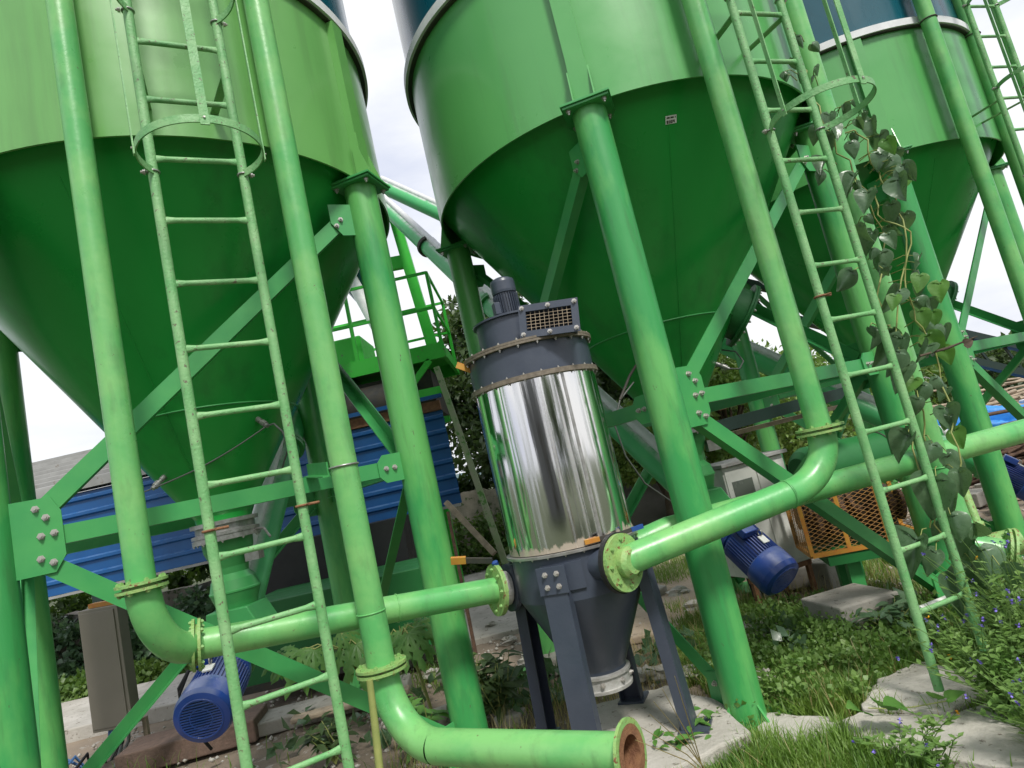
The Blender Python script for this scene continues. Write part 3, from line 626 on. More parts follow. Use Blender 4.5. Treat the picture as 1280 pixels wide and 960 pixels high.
sb_=MB().lathe(DC,Z,[(RB,1.085),(RB,1.945)],128,True,False).build('steel_body',m_steel,t)
MB().box(DC+V((math.cos(R(-66)),math.sin(R(-66)),0))*(RB+.0015)+Z*1.515,(.016,.002,.855),(-math.sin(R(-66)),math.cos(R(-66)),0),(math.cos(R(-66)),math.sin(R(-66)),0),Z).build('body_seam',m_galv,sb_)
rb=MB(); rb.lathe(DC,Z,[(RB,1.068),(RB+.022,1.068),(RB+.022,1.080),(RB,1.082)],96,False,False); lo=rb.build('lower_rim',m_galv,t)
rb=MB(); rb.lathe(DC,Z,[(RB-.01,1.945),(RB+.022,1.945),(RB+.022,1.957),(RB+.02,1.958),(RB+.02,1.970),(RB,1.971)],96,False,False); ur=rb.build('middle_rim',m_rim,t)
MB().lathe(DC,Z,[(RB+.002,1.968),(RB+.002,2.13)],96,True,False).build('head_ring',m_navy,t)
rb=MB(); rb.lathe(DC,Z,[(RB,2.125),(RB+.026,2.125),(RB+.026,2.136),(RB+.024,2.137),(RB+.026,2.139),(RB+.026,2.150),(RB-.02,2.152)],96,False,False); tr=rb.build('top_rim',m_rim,t)
MB().lathe(DC,Z,[(RB-.01,2.150),(.24,2.158),(.05,2.162)],96,True,True).build('lid',m_navy,t)
for i in range(22):
    a=2*PI*i/22; d=V((math.cos(a),math.sin(a),0))
    bolt(tr,DC+d*(RB+.014)+Z*2.125,-Z,.75); bolt(tr,DC+d*(RB+.014)+Z*2.15,Z,.6)
for i in range(24):
    a=2*PI*(i+.4)/24; d=V((math.cos(a),math.sin(a),0)); bolt(ur,DC+d*(RB+.012)+Z*1.945,-Z,.5); bolt(ur,DC+d*(RB+.012)+Z*1.97,Z,.5); bolt(lo,DC+d*(RB+.012)+Z*1.068,-Z,.5)
hp=MB().lathe(DC,Z,[(.135,.40),(.135,.44),(RB,.845),(RB,.845),(RB,1.068)],96,True,False).build('dust_hopper',m_navy,t)
cl=MB().lathe(DC,Z,[(.115,.335),(.148,.335),(.148,.335),(.150,.35),(.140,.352),(.140,.352),(.140,.405),(.140,.405),(.152,.407),(.152,.42),(.152,.42),(.135,.425)],56,False).build('collar',m_collar,t)
for i in range(8):
    a=2*PI*i/8-.9; bolt(cl,DC+V((math.cos(a),math.sin(a),0))*.139+Z*.378,V((math.cos(a),math.sin(a),0)),1.1)
# legs: folded channels on bolted brackets
def azang(px,py,r):
    q=ray(px,py); d=V((q.x,q.y)); o=-V((DC.x,DC.y)); A_=d.dot(d);B_=2*d.dot(o);C2=o.dot(o)-r*r; D_=B_*B_-4*A_*C2
    if D_<0: s=-B_/2/A_
    else: s=(-B_-math.sqrt(D_))/2/A_
    p=d*s; return math.atan2(p.y-DC.y,p.x-DC.x)
af=azang(712,820,.38)
for k,w_ in ((0,.105),(1,.105),(2,.105),(3,.105)):
    a=af+k*PI/2; x=V((math.cos(a),math.sin(a),0)); y=V((-x.y,x.x,0)); c=DC+x*(RB+.035)
    tp=DC+x*(RB+.035)+Z*1.0; bt=DC+x*(RB+.075)+Z*.1
    mb=MB(); dd=(tp-bt).normalized(); yy=y; xx=yy.cross(dd)
    mb.box((tp+bt)/2+xx*0.0,((tp-bt).length,.125,.008),dd,yy,xx if xx.dot(x)>0 else -xx)
    xo=xx if xx.dot(x)>0 else -xx
    for sg in (-1,1): mb.box((tp+bt)/2-xo*.030+yy*sg*.0585,((tp-bt).length,.008,.052),dd,yy,xo)
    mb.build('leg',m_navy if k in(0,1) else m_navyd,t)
    P=[]
    for i in range(9):
        q=a+(-.20+.62*i/8); P.append(DC+V((math.cos(q),math.sin(q),0))*(RB+.008)+Z*.965)
    P=[P[0]]+P
    bk=MB().band(P,.13,.01).build('bracket',m_navy,t)
    pb=MB().box(tp+xo*.009-Z*.035,(.13,.15,.010),dd,yy,xo).build('bracket',m_navy,t,.001)
    for i,j in ((-.03,.03),(.03,.03),(-.03,-.03),(.03,-.03)): bolt(pb,tp+xo*.014-Z*.035+yy*i+Z*j,xo,1.1)
    MB().box(bt+x*.0+Z*.006,(.15,.15,.012),x,y).build('foot_plate',m_navy,t)
# inlets
def inlet(px,py,Y,endpoint,dirv,r=.072,valve=False):
    dirv=V(dirv).normalized(); e=V(endpoint); i=MB()
    axis=V((DC.x,DC.y,e.z)); d=(axis-e); s=d.dot(dirv); base=e+dirv*max(.0,s*.75)
    ob=MB().tube([e,base],r,28,False).build('inlet',m_navy,t); return ob
i1=inlet(0,0,0,runA_end+dA*.085,dA)
flange(t,runA_end+dA*.075,dA,.07,.125,m_navy,gap=.001,bolts=False)
vv=MB().lathe(runA_end+dA*.012,dA,[(.09,0),(.09,.045)],28).build('butterfly_valve',m_collar,t)
vp=runA_end+dA*.03; MB().tube([vp+Z*.07,vp+Z*.15+V((-.01,-.03,.0))],.018,12).build('valve_neck',m_handb,vv)
hb=MB().bar(vp+Z*.16+V((-.02,-.03,0)),vp+Z*.19+V((-.20,-.02,.01)),.012,.03,(0,-.3,1)).build('valve_handle',m_dark,vv)
MB().bar(vp+Z*.187+V((-.16,-.02,.006)),vp+Z*.194+V((-.24,-.02,.012)),.02,.038,(0,-.3,1)).build('handle_grip',m_orange,vv)
nC=V((-.70,.71,0)).normalized(); i2=inlet(0,0,0,c_end+nC*.014,nC,.078)
flange(t,c_end+nC*.016,nC,.078,.142,m_black,gap=.001,bolts=False)
# latches with orange and blue grips
def latch(p,d,m):
    p=V(p);d=V(d).normalized(); l=MB().bar(p,p+d*.09,.010,.02).build('latch',m_dark,t)
    MB().bar(p+d*.085,p+d*.16,.014,.022).build('latch_grip',m,l)
for px,py,Y_,dv,m in ((770,668,3.20,(-.9,-.12,-.01),m_orange),(772,668,3.22,(.9,.5,.02),m_handb)):
    p=at(px,py,Y_); latch(p,dv,m)
p=at(590,463,3.45); hk=MB().bar(p,p+V((-.075,-.02,.045)),.012,.035).build('lifting_lug',m_orange,t)
# fan housing, motor and outlet duct on the lid
FC=DC+V((-.045,-.02,0))
MB().lathe(FC,Z,[(.205,2.175),(.215,2.175),(.215,2.178),(.205,2.18),(.205,2.18),(.205,2.318),(.205,2.318),(.222,2.318),(.222,2.328),(.07,2.332)],72,True).build('fan_housing',m_navy,t)
mo=FC+V((-.005,0,0))
mt=MB().lathe(mo,Z,[(.075,2.33),(.075,2.345),(.058,2.35),(.058,2.485),(.058,2.485),(.068,2.487),(.070,2.50),(.070,2.55),(.066,2.565),(.045,2.578)],36).build('fan_motor',m_navy,t)
fn=MB()
for i in range(30):
    a=2*PI*i/30; d=V((math.cos(a),math.sin(a),0)); fn.box(mo+d*.064+Z*2.415,(.014,.003,.13),d,V((-d.y,d.x,0)))
fn.build('cooling_fins',m_navy,mt)
MB().box(mo+V((-.062,-.045,2.40)),(.035,.05,.07),(1,.4,0),(-.4,1,0)).build('terminal_box',m_navy,mt,.004)
oc=at(686,399,3.2); odx=V((.985,.05,0)).normalized()
corn=[at(645,384,3.2),at(719,373,3.14),at(727,411,3.12),at(655,424,3.18)]
ox=(corn[1]-corn[0]).normalized(); oy0=(corn[0]-corn[3]); oy=(oy0-ox*oy0.dot(ox)).normalized(); on=ox.cross(oy)
if on.y>0: on=-on
oc=(corn[0]+corn[1]+corn[2]+corn[3])/4; W_=(corn[1]-corn[0]).length*1.0; H_=abs((corn[0]-corn[3]).dot(oy))
def frame(mb,c,x,y,n,W,H,b,th):
    for s in (-1,1):
        mb.box(c+y*s*(H/2-b/2),(W,b,th),x,y,n); mb.box(c+x*s*(W/2-b/2),(b,H-2*b,th),x,y,n)
    return mb
du=MB()
back=oc-on*.20
for s in (-1,1):
    du.box(oc-on*.10+oy*s*(H_/2-b_ if False else H_/2-.034),(W_-.07,.006,.20),ox,oy,on); du.box(oc-on*.10+ox*s*(W_/2-.034),(.006,H_-.07,.20),ox,oy,on)
dct=du.build('outlet_duct',m_navy,t)
MB().box(oc-on*.20,(W_-.075,H_-.075,.004),ox,oy,on).build('duct_back',m_bale,dct)
of=frame(MB(),oc,ox,oy,on,W_,H_,.036,.010).build('duct_flange',m_navy,dct)
for i,j in ((-1,1),(0,1),(1,1),(-1,-1),(0,-1),(1,-1)): bolt(of,oc+ox*i*(W_/2-.018)+oy*j*(H_/2-.018)+on*.006,on,1.0)
ms=MB(); wi,hi=W_-.072,H_-.072
for i in range(1,10): x=-wi/2+wi*i/10; ms.cyl(oc+ox*x-oy*hi/2-on*.006,oc+ox*x+oy*hi/2-on*.006,.0016,6)
for i in range(1,6): y=-hi/2+hi*i/6; ms.cyl(oc-ox*wi/2+oy*y-on*.006,oc+ox*wi/2+oy*y-on*.006,.0016,6)
ms.build('wire_mesh',m_bamboo,dct)
du=MB()
sp=FC+Z*2.25+V((.1,-.05,0)); du.hexa([oc-on*.19-ox*.09-oy*.05,oc-on*.19+ox*.09-oy*.05,sp+V((.05,.1,-.05)),sp+V((-.12,.08,-.05)),oc-on*.19-ox*.09+oy*.05,oc-on*.19+ox*.09+oy*.05,sp+V((.05,.1,.05)),sp+V((-.12,.08,.05))]); du.build('duct_neck',m_navy,t)

# ================================================================== SCREW CONVEYORS AND MOTORS
def electric_motor(p,d,r,L,label,roll=0,group='blue conveyor motors',up=(0,0,1)):
    """axis from p along d: gearbox first, then the finned body, then the fan cowl"""
    p=V(p);d=V(d).normalized(); u=V(up); u=(u-d*u.dot(d)).normalized(); x=d.cross(u)
    t=thing('electric_motor',label,'motor',tuple(p),group)
    MB().lathe(p,d,[(r*.72,0),(r*.72,.02),(r*.95,.03),(r*.95,.05)],32).build('gearbox',m_motorb,t)
    b=MB().lathe(p+d*.05,d,[(r*.95,0),(r*.95,.02),(r*.86,.025),(r*.86,L*.62)],40).build('body',m_motorb,t)
    fn=MB()
    for i in range(44):
        a=2*PI*i/44; e=u*math.cos(a)+x*math.sin(a)
        fn.box(p+d*(.085+L*.29)+e*(r*.91),(L*.56,.0035,r*.13),d,d.cross(e),e)
    fn.build('cooling_fins',m_motorb,b)
    q=p+d*(.05+L*.6)
    MB().lathe(q,d,[(r*.93,-.01),(r,.0),(r*1.02,.03),(r*1.02,L*.27),(r*.95,L*.35),(r*.72,L*.38)],48,True,False).build('fan_cowl',m_motorb,t)
    e0=q+d*(L*.372)
    MB().lathe(e0-d*.02,d,[(r*.74,0),(.01,.0)],40,False).build('fan_recess',m_black,t)
    g=MB()
    for i in range(-7,8):
        h=i*r*.1; hw=math.sqrt(max(0,(r*.74)**2-h*h))
        if hw>.01: g.bar(e0+u*h-x*hw,e0+u*h+x*hw,.008,.007,u)
    g.torus(e0,d,r*.38,.004,30,6); g.torus(e0,d,r*.73,.006,40,6); g.build('grille',m_motorb,t)
    MB().box(p+d*(.05+L*.16)+u*r*1.05+x*r*.45,(L*.26,r*.75,r*.38),d,x,u).build('terminal_box',m_motorb,t,.006)
    MB().box(p+d*(.08+L*.36)+u*r*.985-x*.0,(L*.14,r*.36,.008),d,x,u).build('nameplate',m_label,t)
    MB().torus(p+d*(.05+L*.33)+u*(r*.98+.02),x,.018,.005,20,6).build('lifting_eye',m_galv,t)
    return t
TOP=at(468,238,10.0)
def conveyor(S,label,mlabel,top,r=.105,z0=.98,off=V((0,0,0)),mr=.15,mL=.44,tail=.24,aim=None):
    lo=V((*S,z0))+off; d=(top-lo).normalized(); 
    a=lo-d*tail
    t=thing('screw_conveyor',label,'screw conveyor',tuple(a),'inclined screw conveyors')
    MB().tube([a,a.lerp(top,.5),top],r,32).build('tube',m_conv,t)
    L=(top-a).length; k=1
    while k*1.9<L:
        q=a+d*(k*1.9); MB().lathe(q,d,[(r,-.03),(r+.035,-.03),(r+.035,-.03),(r+.035,-.005),(r+.03,-.004),(r+.03,.004),(r+.035,.005),(r+.035,.03),(r+.035,.03),(r,.03)],32,False,False).build('joint_flange',m_dark if k>2 else m_brace,t); k+=1
    MB().lathe(a-d*.06,d,[(r+.04,0),(r+.04,.04),(r+.02,.045),(r+.02,.10)],32,False).build('end_plate',m_brace,t)
    side=d.cross(Z).normalized(); upn=side.cross(d).normalized(); MB().tube([a+d*.3+upn*(r+.02),a.lerp(top,.5)+upn*(r+.02),top+upn*(r+.02)],.042,14).build('top_channel',m_ring,t)
    md=-d
    if aim:
        best=min((abs((at(250,902,2.8+.01*q)-(a-d*.07)).length-.50),2.8+.01*q) for q in range(130)); md=at(250,902,best[1])-(a-d*.07); print('motor aim',best,md)
    electric_motor(a-d*.07,md,mr,mL,mlabel)
    return t,d,lo
conveyor(S1,'inclined green screw conveyor under the nearest silo, pale dust along its top','blue electric motor behind the near ladder, its fan cowl facing the camera',at(446,232,9.9),r=.11,aim='left')
conveyor(S2,'inclined green screw conveyor passing behind the dust collector, up to the mixer top','blue electric motor below the pipe beside the white cabinet',at(462,240,10),r=.11)
conveyor(S3,'longest green screw conveyor reaching down to the farthest silo','blue electric motor at the right edge behind the far silo column',at(474,232,10.3),r=.11,tail=.60)

# ================================================================== MIXER PLATFORM AND SHED
def quadbar(mb,pts,w,h,up=(0,0,1)):
    for p,q in pts: mb.bar(p,q,w,h,up)
    return mb
PY=8.4
pl=lambda x,y,dy=0: at(x,y,PY+dy)
t=thing('mixer_platform','bright green steel service platform with railings behind the nearest silo','platform',tuple(atz(560,760,0)))
zf=pl(553,428).z
xl,xr=-3.1,-.80; yn,yf=PY,PY+1.6
MB().box(((xl+xr)/2,(yn+yf)/2,zf),(xr-xl,yf-yn,.03)).build('deck',m_plat,t)
mb=MB()
for y in (yn,yf): mb.box(((xl+xr)/2,y,zf-.10),(xr-xl+.06,.05,.20))
for x in (xl,-2.3,-1.5,xr): mb.box((x,(yn+yf)/2,zf-.10),(.05,yf-yn,.16))
mb.build('edge_beam',m_plat,t)
for x in (xl,-1.95,xr):
    for y in (yn,yf): MB().box((x,y,zf+.5),(.045,.045,1.0)).build('railing_post',m_plat,t)
for zz in (.5,1.0):
    for y in (yn,yf): MB().box(((xl+xr)/2,y,zf+zz),(xr-xl,.035,.035)).build('rail',m_plat,t)
    for x in (xr,): MB().box((x,(yn+yf)/2,zf+zz),(.035,yf-yn,.035)).build('rail',m_plat,t)
for x in (-2.5,-1.45):
    for y in (yn+.1,yf): MB().bar((x,y,0),(x,y,zf-.1),.14,.14,(0,1,0)).build('post',m_plat,t)
MB().bar((-1.05,yf-.3,zf),(-1.25,yf-.3,zf+2.6),.16,.16,(0,1,0)).build('mast',m_plat,t)
MB().bar((-2.6,yf-.3,zf+1.75),(-1.2,yf-.3,zf+1.7),.11,.2).build('mast_beam',m_plat,t)
MB().bar((-1.0,yn,zf-.2),(-1.6,yn,zf-.75),.05,.08).build('knee_brace',m_plat,t)
MB().bar((-2.9,yn,zf-.6),(-.9,yn,zf-.62),.06,.10).build('lower_beam',m_plat,t)
MB().bar((-2.9,yn,zf-1.0),(-.9,yn,zf-1.02),.06,.08).build('lower_beam',m_plat,t)
MB().box((-2.0,PY+.8,zf-.55),(1.9,1.2,.55)).lathe((-2.1,PY+.2,zf-.6),(1,0,0),[(.28,-.5),(.28,.6)],24).build('mixer_drum',m_dark,t)
MB().box((-2.35,PY+.6,zf+.22),(.9,.8,.38)).build('mixer_cover',m_plat,t,.02)
MB().lathe((-1.95,PY+1.5,zf+1.15),(0,0,1),[(.10,0),(.42,.55),(.42,1.1),(.1,1.3)],32,True).build('weigh_hopper',m_blue,t)
MB().tube([V((-1.72,PY+.9,zf+.5)),V((-1.9,PY+.9,zf+1.1)),V((-2.1,PY+1,zf+1.7))],.10,16).build('flexible_duct',m_ring,t)
# leaning green prop in front of the trees
MB().bar(at(546,460,8.0),at(632,705,7.4),.07,.09,(0,1,0)).top('prop',m_prop,'mossy green steel prop leaning between the blue shed and the dust collector','prop')
MB().bar(at(558,628,7.6),at(618,692,7.3),.06,.07,(0,1,0)).top('wooden_strut',m_bamboo,'grey timber strut slanting down beside the leaning green prop','strut')
# blue sheet shed
t=thing('shed','long shed clad in deep blue corrugated sheet behind the nearest silo','shed',(-3.5,8.0,1.2))
def corr(mb,x0,x1,Y,z0,z1,pitch=.19,depth=.035):
    z=z0; P=[]
    while z<z1-1e-6:
        P+=[(z,0),(z+pitch*.62,0),(z+pitch*.72,depth),(z+pitch*.90,depth)]; z+=pitch
    P.append((z1,0)); vs=[];fs=[]
    for z,d in P: vs+=[(x0,Y-d,min(z,z1)),(x1,Y-d,min(z,z1))]
    for i in range(len(P)-1): fs.append((2*i,2*i+1,2*i+3,2*i+2))
    mb.add(vs,fs); mb.add([(v[0],v[1]+.02,v[2]) for v in vs],[f[::-1] for f in fs]); return mb
zb=at(573,629,8.0).z; ztr=at(552,497,8.0).z
corr(MB(),-9.0,-.93,8.0,zb,2.48).build('cladding',m_shed,t)
MB().box((-5,8.03,zb-.02),(8.1,.06,.03)).build('bottom_rail',m_roof,t)
MB().box((-1.75,7.99,ztr+.03),(1.7,.05,.05)).build('top_rail',m_shed,t)
MB().box((-1.7,8.1,2.56),(1.5,.1,.12)).build('rusty_beam',m_rust,t)
for x in (-3.2,-5.6,-8): MB().box((x,8.1,zb/2-.02),(.12,.12,zb-.04)).build('post',m_pole,t)
# roof sheets sloping up and away
rz=at(60,608,8.0).z+.02
rf=MB()
for i in range(8):
    q=V((-6.2,8.08+.19*i,rz-.02+.085*i)); rf.box(q,(6.1,.16,.012),(1,0,0),(0,.97,.24)); rf.box(q+V((0,-.075,-.03)),(6.1,.012,.05))
rf.build('roof',m_roof,t)
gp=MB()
for i in range(8): gp.box(V((-6.2,8.02+.19*i,rz-.075+.085*i)),(6.1,.02,.055))  # dark strips and backing put in for shade between the roof sheets
gp.build('roof_shade_strip',m_dark,t); MB().bar((-6.2,8.1,rz-.16),(-6.2,9.5,rz+.47),6.0,.02,(0,0,1)).build('roof_shade_backing',m_dark,t)
MB().box((-6.2,8.0,rz-.1),(6.1,.05,.10)).build('eave',m_roof,t)
# big green steel housing low behind the near ladder
t=thing('machine_housing','large dark green steel housing standing low behind the near ladder','machine housing',(-2.0,5.75,.12))
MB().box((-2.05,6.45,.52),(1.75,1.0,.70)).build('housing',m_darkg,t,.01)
MB().box((-2.05,6.44,.16),(1.85,1.05,.06)).build('skid',m_dark,t)
MB().box((-1.02,6.1,.28),(.22,.2,.16)).build('drive_box',m_dark,t,.01)
MB().box((-2.45,7.3,.72),(1.9,.5,1.2)).build('opening_shade_box',m_black,t)  # black box standing in for the shade of the open interior
block('timber_beam',(-2.3,5.35,.03),(1.9,.35,.10),.12,m_conc,'long grey concrete kerb below the dark green housing','kerb')
block('plank',(-1.75,5.15,.07),(.9,.12,.04),.12,m_bamboo,'weathered grey plank lying on the kerb under the housing','plank')
block('brick_plinth',(-3.0,5.2,.06),(1.0,.4,.16),.15,m_brick,'rough brick plinth under the blue motor behind the near ladder','plinth')
# taupe control cabinet
t=thing('control_cabinet','flat taupe control cabinet with cables dangling below, left behind the first riser','control cabinet',tuple(at(140,925,5.4)))
cc=[at(97,766,5.4),at(146,757,5.4),at(166,907,5.4),at(117,918,5.4)]
cx=(cc[1]-cc[0]).normalized(); cW=(cc[1]-cc[0]).length; cz0=cc[3].z; cz1=cc[0].z; cm=(cc[0]+cc[1])/2
MB().box((cm.x,cm.y+.06,(cz0+cz1)/2),(cW,.12,cz1-cz0),cx,Z.cross(cx),Z).build('cabinet_body',m_box,t,.004)
MB().box((cm.x-.01,cm.y-.004,(cz0+cz1)/2),(cW-.04,.01,cz1-cz0-.05),cx,Z.cross(cx),Z).build('door',m_box,t,.003)
MB().box((cm.x,cm.y+.11,cz1+.02),(cW*.7,.1,.035),cx,Z.cross(cx),Z).build('orange_lid_strip',m_orange,t)
for s in (-.12,.14): MB().box((cm.x+s,cm.y+.2,cz0/2),(.035,.035,cz0),cx,Z.cross(cx),Z).build('leg',m_bamboo,t)
for k,(s,m) in enumerate(((-.06,m_bcable),(-.04,m_bcable),(.0,m_black),(.05,m_black),(.02,m_cable),(.1,m_cable))):
    a=V((cm.x+s,cm.y+.05,cz0)); MB().tube([a,a+V((-.02,0,-.12)),a+V((-.12-.05*k*(k<3),-.05,-.3)),a+V((-.3+.06*k,-.12,-cz0+.1)),a+V((-.4+.09*k,-.3,-cz0))],.013,8).build('cable',m,t)
# white cabinet on a rusty stand
t=thing('electric_cabinet','off-white electric cabinet with a grey window on a rusty stand','electric cabinet',(1.7,5.3,0))
tl=at(903,592,5.2); tr_=at(985,560,5.45); ex=(tr_-tl); ex.z=0; ex=ex.normalized(); cy_=Z.cross(ex); wd=.62
czb=.30; czt=1.17; mid=tl+ex*wd/2
MB().box((mid.x+cy_.x*.2,mid.y+cy_.y*.2,(czb+czt)/2),(wd,.4,czt-czb),ex,cy_,Z).build('cabinet_body',m_white,t,.006)
MB().box((mid.x+cy_.x*.19,mid.y+cy_.y*.19,czt+.02),(wd+.05,.47,.03),ex,cy_,Z).build('rain_lid',m_roof,t,.004)
for s,wdd in ((-.155,.29),(.155,.29)):
    dd=MB().box(mid+ex*s-cy_*.006+Z*((czb+czt)/2-mid.z),(wdd,.012,czt-czb-.06),ex,cy_,Z).build('door',m_white,t,.003)
    if s<0: MB().box(mid+ex*s-cy_*.014+Z*(czt-.24-mid.z),(.20,.006,.24),ex,cy_,Z).build('window',m_glass,dd)
    MB().box(mid+ex*(s+.11)-cy_*.02+Z*((czb+czt)/2-mid.z+.1),(.015,.02,.06),ex,cy_,Z).build('handle',m_black,dd)
for s in (-.28,.28):
    for q in (.02,.36): MB().box(mid+ex*s+cy_*q+Z*(czb/2-mid.z),(.035,.035,czb),ex,cy_,Z).build('stand_leg',m_rust,t)
for q in (.02,.36): MB().box(mid+cy_*q+Z*(czb-.02-mid.z),(wd,.035,.04),ex,cy_,Z).build('stand_rail',m_rust,t)
for k in range(4):
    a=mid+ex*(-.2+k*.08)+cy_*.2+Z*(czb-mid.z); MB().tube([a,a+V((.02,0,-.15)),a+V((.04*k,-.05,-.3))],.01,8).build('cable',m_black,t)
# yellow mesh cage
t=thing('mesh_cage','orange-yellow framed expanded mesh guard cage on green legs','mesh guard',(2.3,5.0,.2))
g00=at(1016,697,4.75); g10=at(1160,668,4.6); g01=at(1000,632,4.75); 
ga=V((g00.x,g00.y,0)); gb=V((g10.x,g10.y,0)); gx=(gb-ga); GL=gx.length; gx.normalize(); gn=V((gx.y,-gx.x,0)); gz0=.46; gz1=.93
fr=MB(); 
for off in (0,.5):
    o=-gn*off
    for zz in (gz0,gz1): fr.bar(ga+o+Z*zz,gb+o+Z*zz,.03,.03)
    for s in (0,.33,.68,1): fr.bar(ga+gx*GL*s+o+Z*gz0,ga+gx*GL*s+o+Z*gz1,.028,.028,gx)
for s in (0,1):
    for zz in (gz0,gz1): fr.bar(ga+gx*GL*s+Z*zz,ga+gx*GL*s-gn*.5+Z*zz,.03,.03)
fr.build('frame',m_orange,t)
def exmesh(o,x,y,L,H,px=.058,py=.031,r=.0021):
    mb=MB(); nx=int(L/px); ny=int(H/py)
    for j in range(ny+1):
        pts=[]
        for i in range(2*nx+1): pts.append(o+x*(px*i/2)+y*min(H,max(0,(py*j+(py*.5 if i%2 else -py*.0)))))
        pts2=[o+x*(px*i/2)+y*min(H,max(0,(py*j+(-py*.5 if i%2 else 0)))) for i in range(2*nx+1)]
        for P in (pts,pts2): mb.tube(P,r,4,False)
    return mb
exmesh(ga+Z*gz0+gn*.012,gx,Z,GL,gz1-gz0).build('mesh_panel',m_mesh,t)
exmesh(ga-gn*.02+Z*gz0-gx*.012,-gn,Z,.47,gz1-gz0).build('mesh_panel',m_mesh,t)
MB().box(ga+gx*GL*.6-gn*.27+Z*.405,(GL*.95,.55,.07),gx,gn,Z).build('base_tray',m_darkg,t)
for s,q in ((.35,.12),(.95,.12),(.35,.45),(.95,.45)): MB().bar(ga+gx*GL*s-gn*q+Z*.1,ga+gx*GL*s-gn*q+Z*.38,.09,.09,gx).build('leg',m_brace,t)
MB().box(ga+gx*GL*.5-gn*.36+Z*(gz0+.19),(GL*.8,.2,.34),gx,gn,Z).build('inner_machine',m_dark,t,.02)
for k in range(7):
    c=ga+gx*GL*(.1+.13*k)-gn*random.uniform(.18,.33)+Z*(gz0+.1+random.uniform(0,.16)); 
    MB().lathe(c-gx*.05,gx+V((0,0,random.uniform(-.3,.3))),[(.03,0),(.11,0),(.11,0),(.11,.03),(.05,.035),(.05,.07),(.11,.075),(.11,.10),(.03,.10)],20,False).build('pulley',m_bale,t)
# green tank behind
ta=at(1010,588,5.6); tb=at(1150,556,6.0); td=(tb-ta).normalized()
t=thing('air_tank','dark green horizontal cylinder tank behind the mesh cage','tank',tuple((ta+tb)/2-Z*.3))
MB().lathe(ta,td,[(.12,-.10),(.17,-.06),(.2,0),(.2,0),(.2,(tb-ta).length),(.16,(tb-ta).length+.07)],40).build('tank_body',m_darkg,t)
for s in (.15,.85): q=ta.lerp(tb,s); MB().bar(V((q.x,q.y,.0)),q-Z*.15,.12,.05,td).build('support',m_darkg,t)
MB().torus(ta.lerp(tb,.6),td,.202,.008,40,6).build('tank_strap',m_dark,t)
MB().cyl(ta.lerp(tb,.1)-Z*.2,ta.lerp(tb,.1)-Z*.45,.09,20).build('tank_outlet',m_brace,t)
# dark inclined channel beam and plank across the middle
MB().bar(at(889,536,4.35),at(1072,486,5.3),.05,.085).top('channel_beam',m_pole,'dark green channel beam with a plank slanting up behind the middle silo column','beam')
MB().bar(at(912,543,4.6),at(1050,508,5.3),.12,.03).top('plank',m_bamboo,'brown plank under the slanting dark channel beam','plank')
MB().box(at(915,495,6.6),(.34,.2,.16),(1,.2,.25)).top('rusty_bracket',m_rust,'rusty red iron bracket above the slanting channel beam','bracket')
# far belt conveyor gantry: two dark chords with lattice
t=thing('gantry_truss','dark steel lattice gantry sloping down behind the silos','gantry',tuple(at(1000,400,9.0)))
pa,pb=at(925,352,9),at(1420,468,9); qa,qb=at(930,384,9),at(1420,500,9)
for a,b in ((pa,pb),(qa,qb)): MB().bar(a,b,.12,.10).build('chord',m_pole,t)
for k in range(13):
    s=k/12; a=pa.lerp(pb,s); b=qa.lerp(qb,min(1,s+.06)); MB().bar(a,b,.03,.03,(0,1,0)).build('lattice_bar',m_pole,t)
for s in (.98,): q=pa.lerp(pb,s); MB().bar(V((q.x,q.y,0)),q,.12,.12,(0,1,0)).build('leg',m_pole,t)
# parked white truck in the yard behind
def truck():
    b=atz(975,640,0); b=atz(955,655,0); b=V((4.05,14.2,0)); b.x=at(972,600,14.2).x+.45; t=thing('parked_truck','white truck cab partly hidden behind the far silo column','truck',tuple(b))
    o=lambda x,y,z: b+V((x,y,z))
    MB().prism([o(-.72,0,.5),o(.62,0,.5),o(.62,0,.92),o(.40,0,1.38),o(-.66,0,1.38)],(0,1.9,0)).build('cab',m_truckw,t,.05)
    MB().prism([o(.635,.12,.93),o(.425,.12,1.33),o(.425,1.78,1.33),o(.635,1.78,.93)],(.012,0,.006)).build('windscreen',m_glass,t)
    MB().prism([o(-.30,-.012,.92),o(.42,-.012,.92),o(.28,-.012,1.28),o(-.30,-.012,1.28)],(0,.02,0)).build('window',m_glass,t)
    MB().box(o(-.1,2.9,1.0),(1.4,2.0,.5)).build('load_bed',m_truckw,t,.02)
    MB().box(o(-.1,1.8,.48),(1.2,3.8,.14)).build('chassis',m_black,t)
    for x in (0.1,):
        for y in (.1,1.8):
            w_=MB().lathe(o(x,y-.1,.36),(0,1,0),[(.2,0),(.34,0),(.36,.03),(.36,.17),(.34,.2),(.2,.2)],28).build('wheel',m_black,t); MB().lathe(o(x,y-.105,.36),(0,1,0),[(.18,0),(.18,.21)],24).build('rim',m_galv,w_)
    MB().box(o(.70,.95,.55),(.12,1.9,.2)).build('bumper',m_black,t,.02)
    MB().bar(o(.75,-.08,.85),o(.62,-.1,1.4),.03,.09,(0,1,0)).build('side_mirror',m_black,t)
    MB().box(o(.63,.2,.72),(.04,.22,.14)).build('headlight',m_glass,t); MB().box(o(.63,1.7,.72),(.04,.22,.14)).build('headlight',m_glass,t)
    MB().box(o(-.66,.1,1.02),(.05,.05,.12)).build('side_light',m_orange,t)
truck()
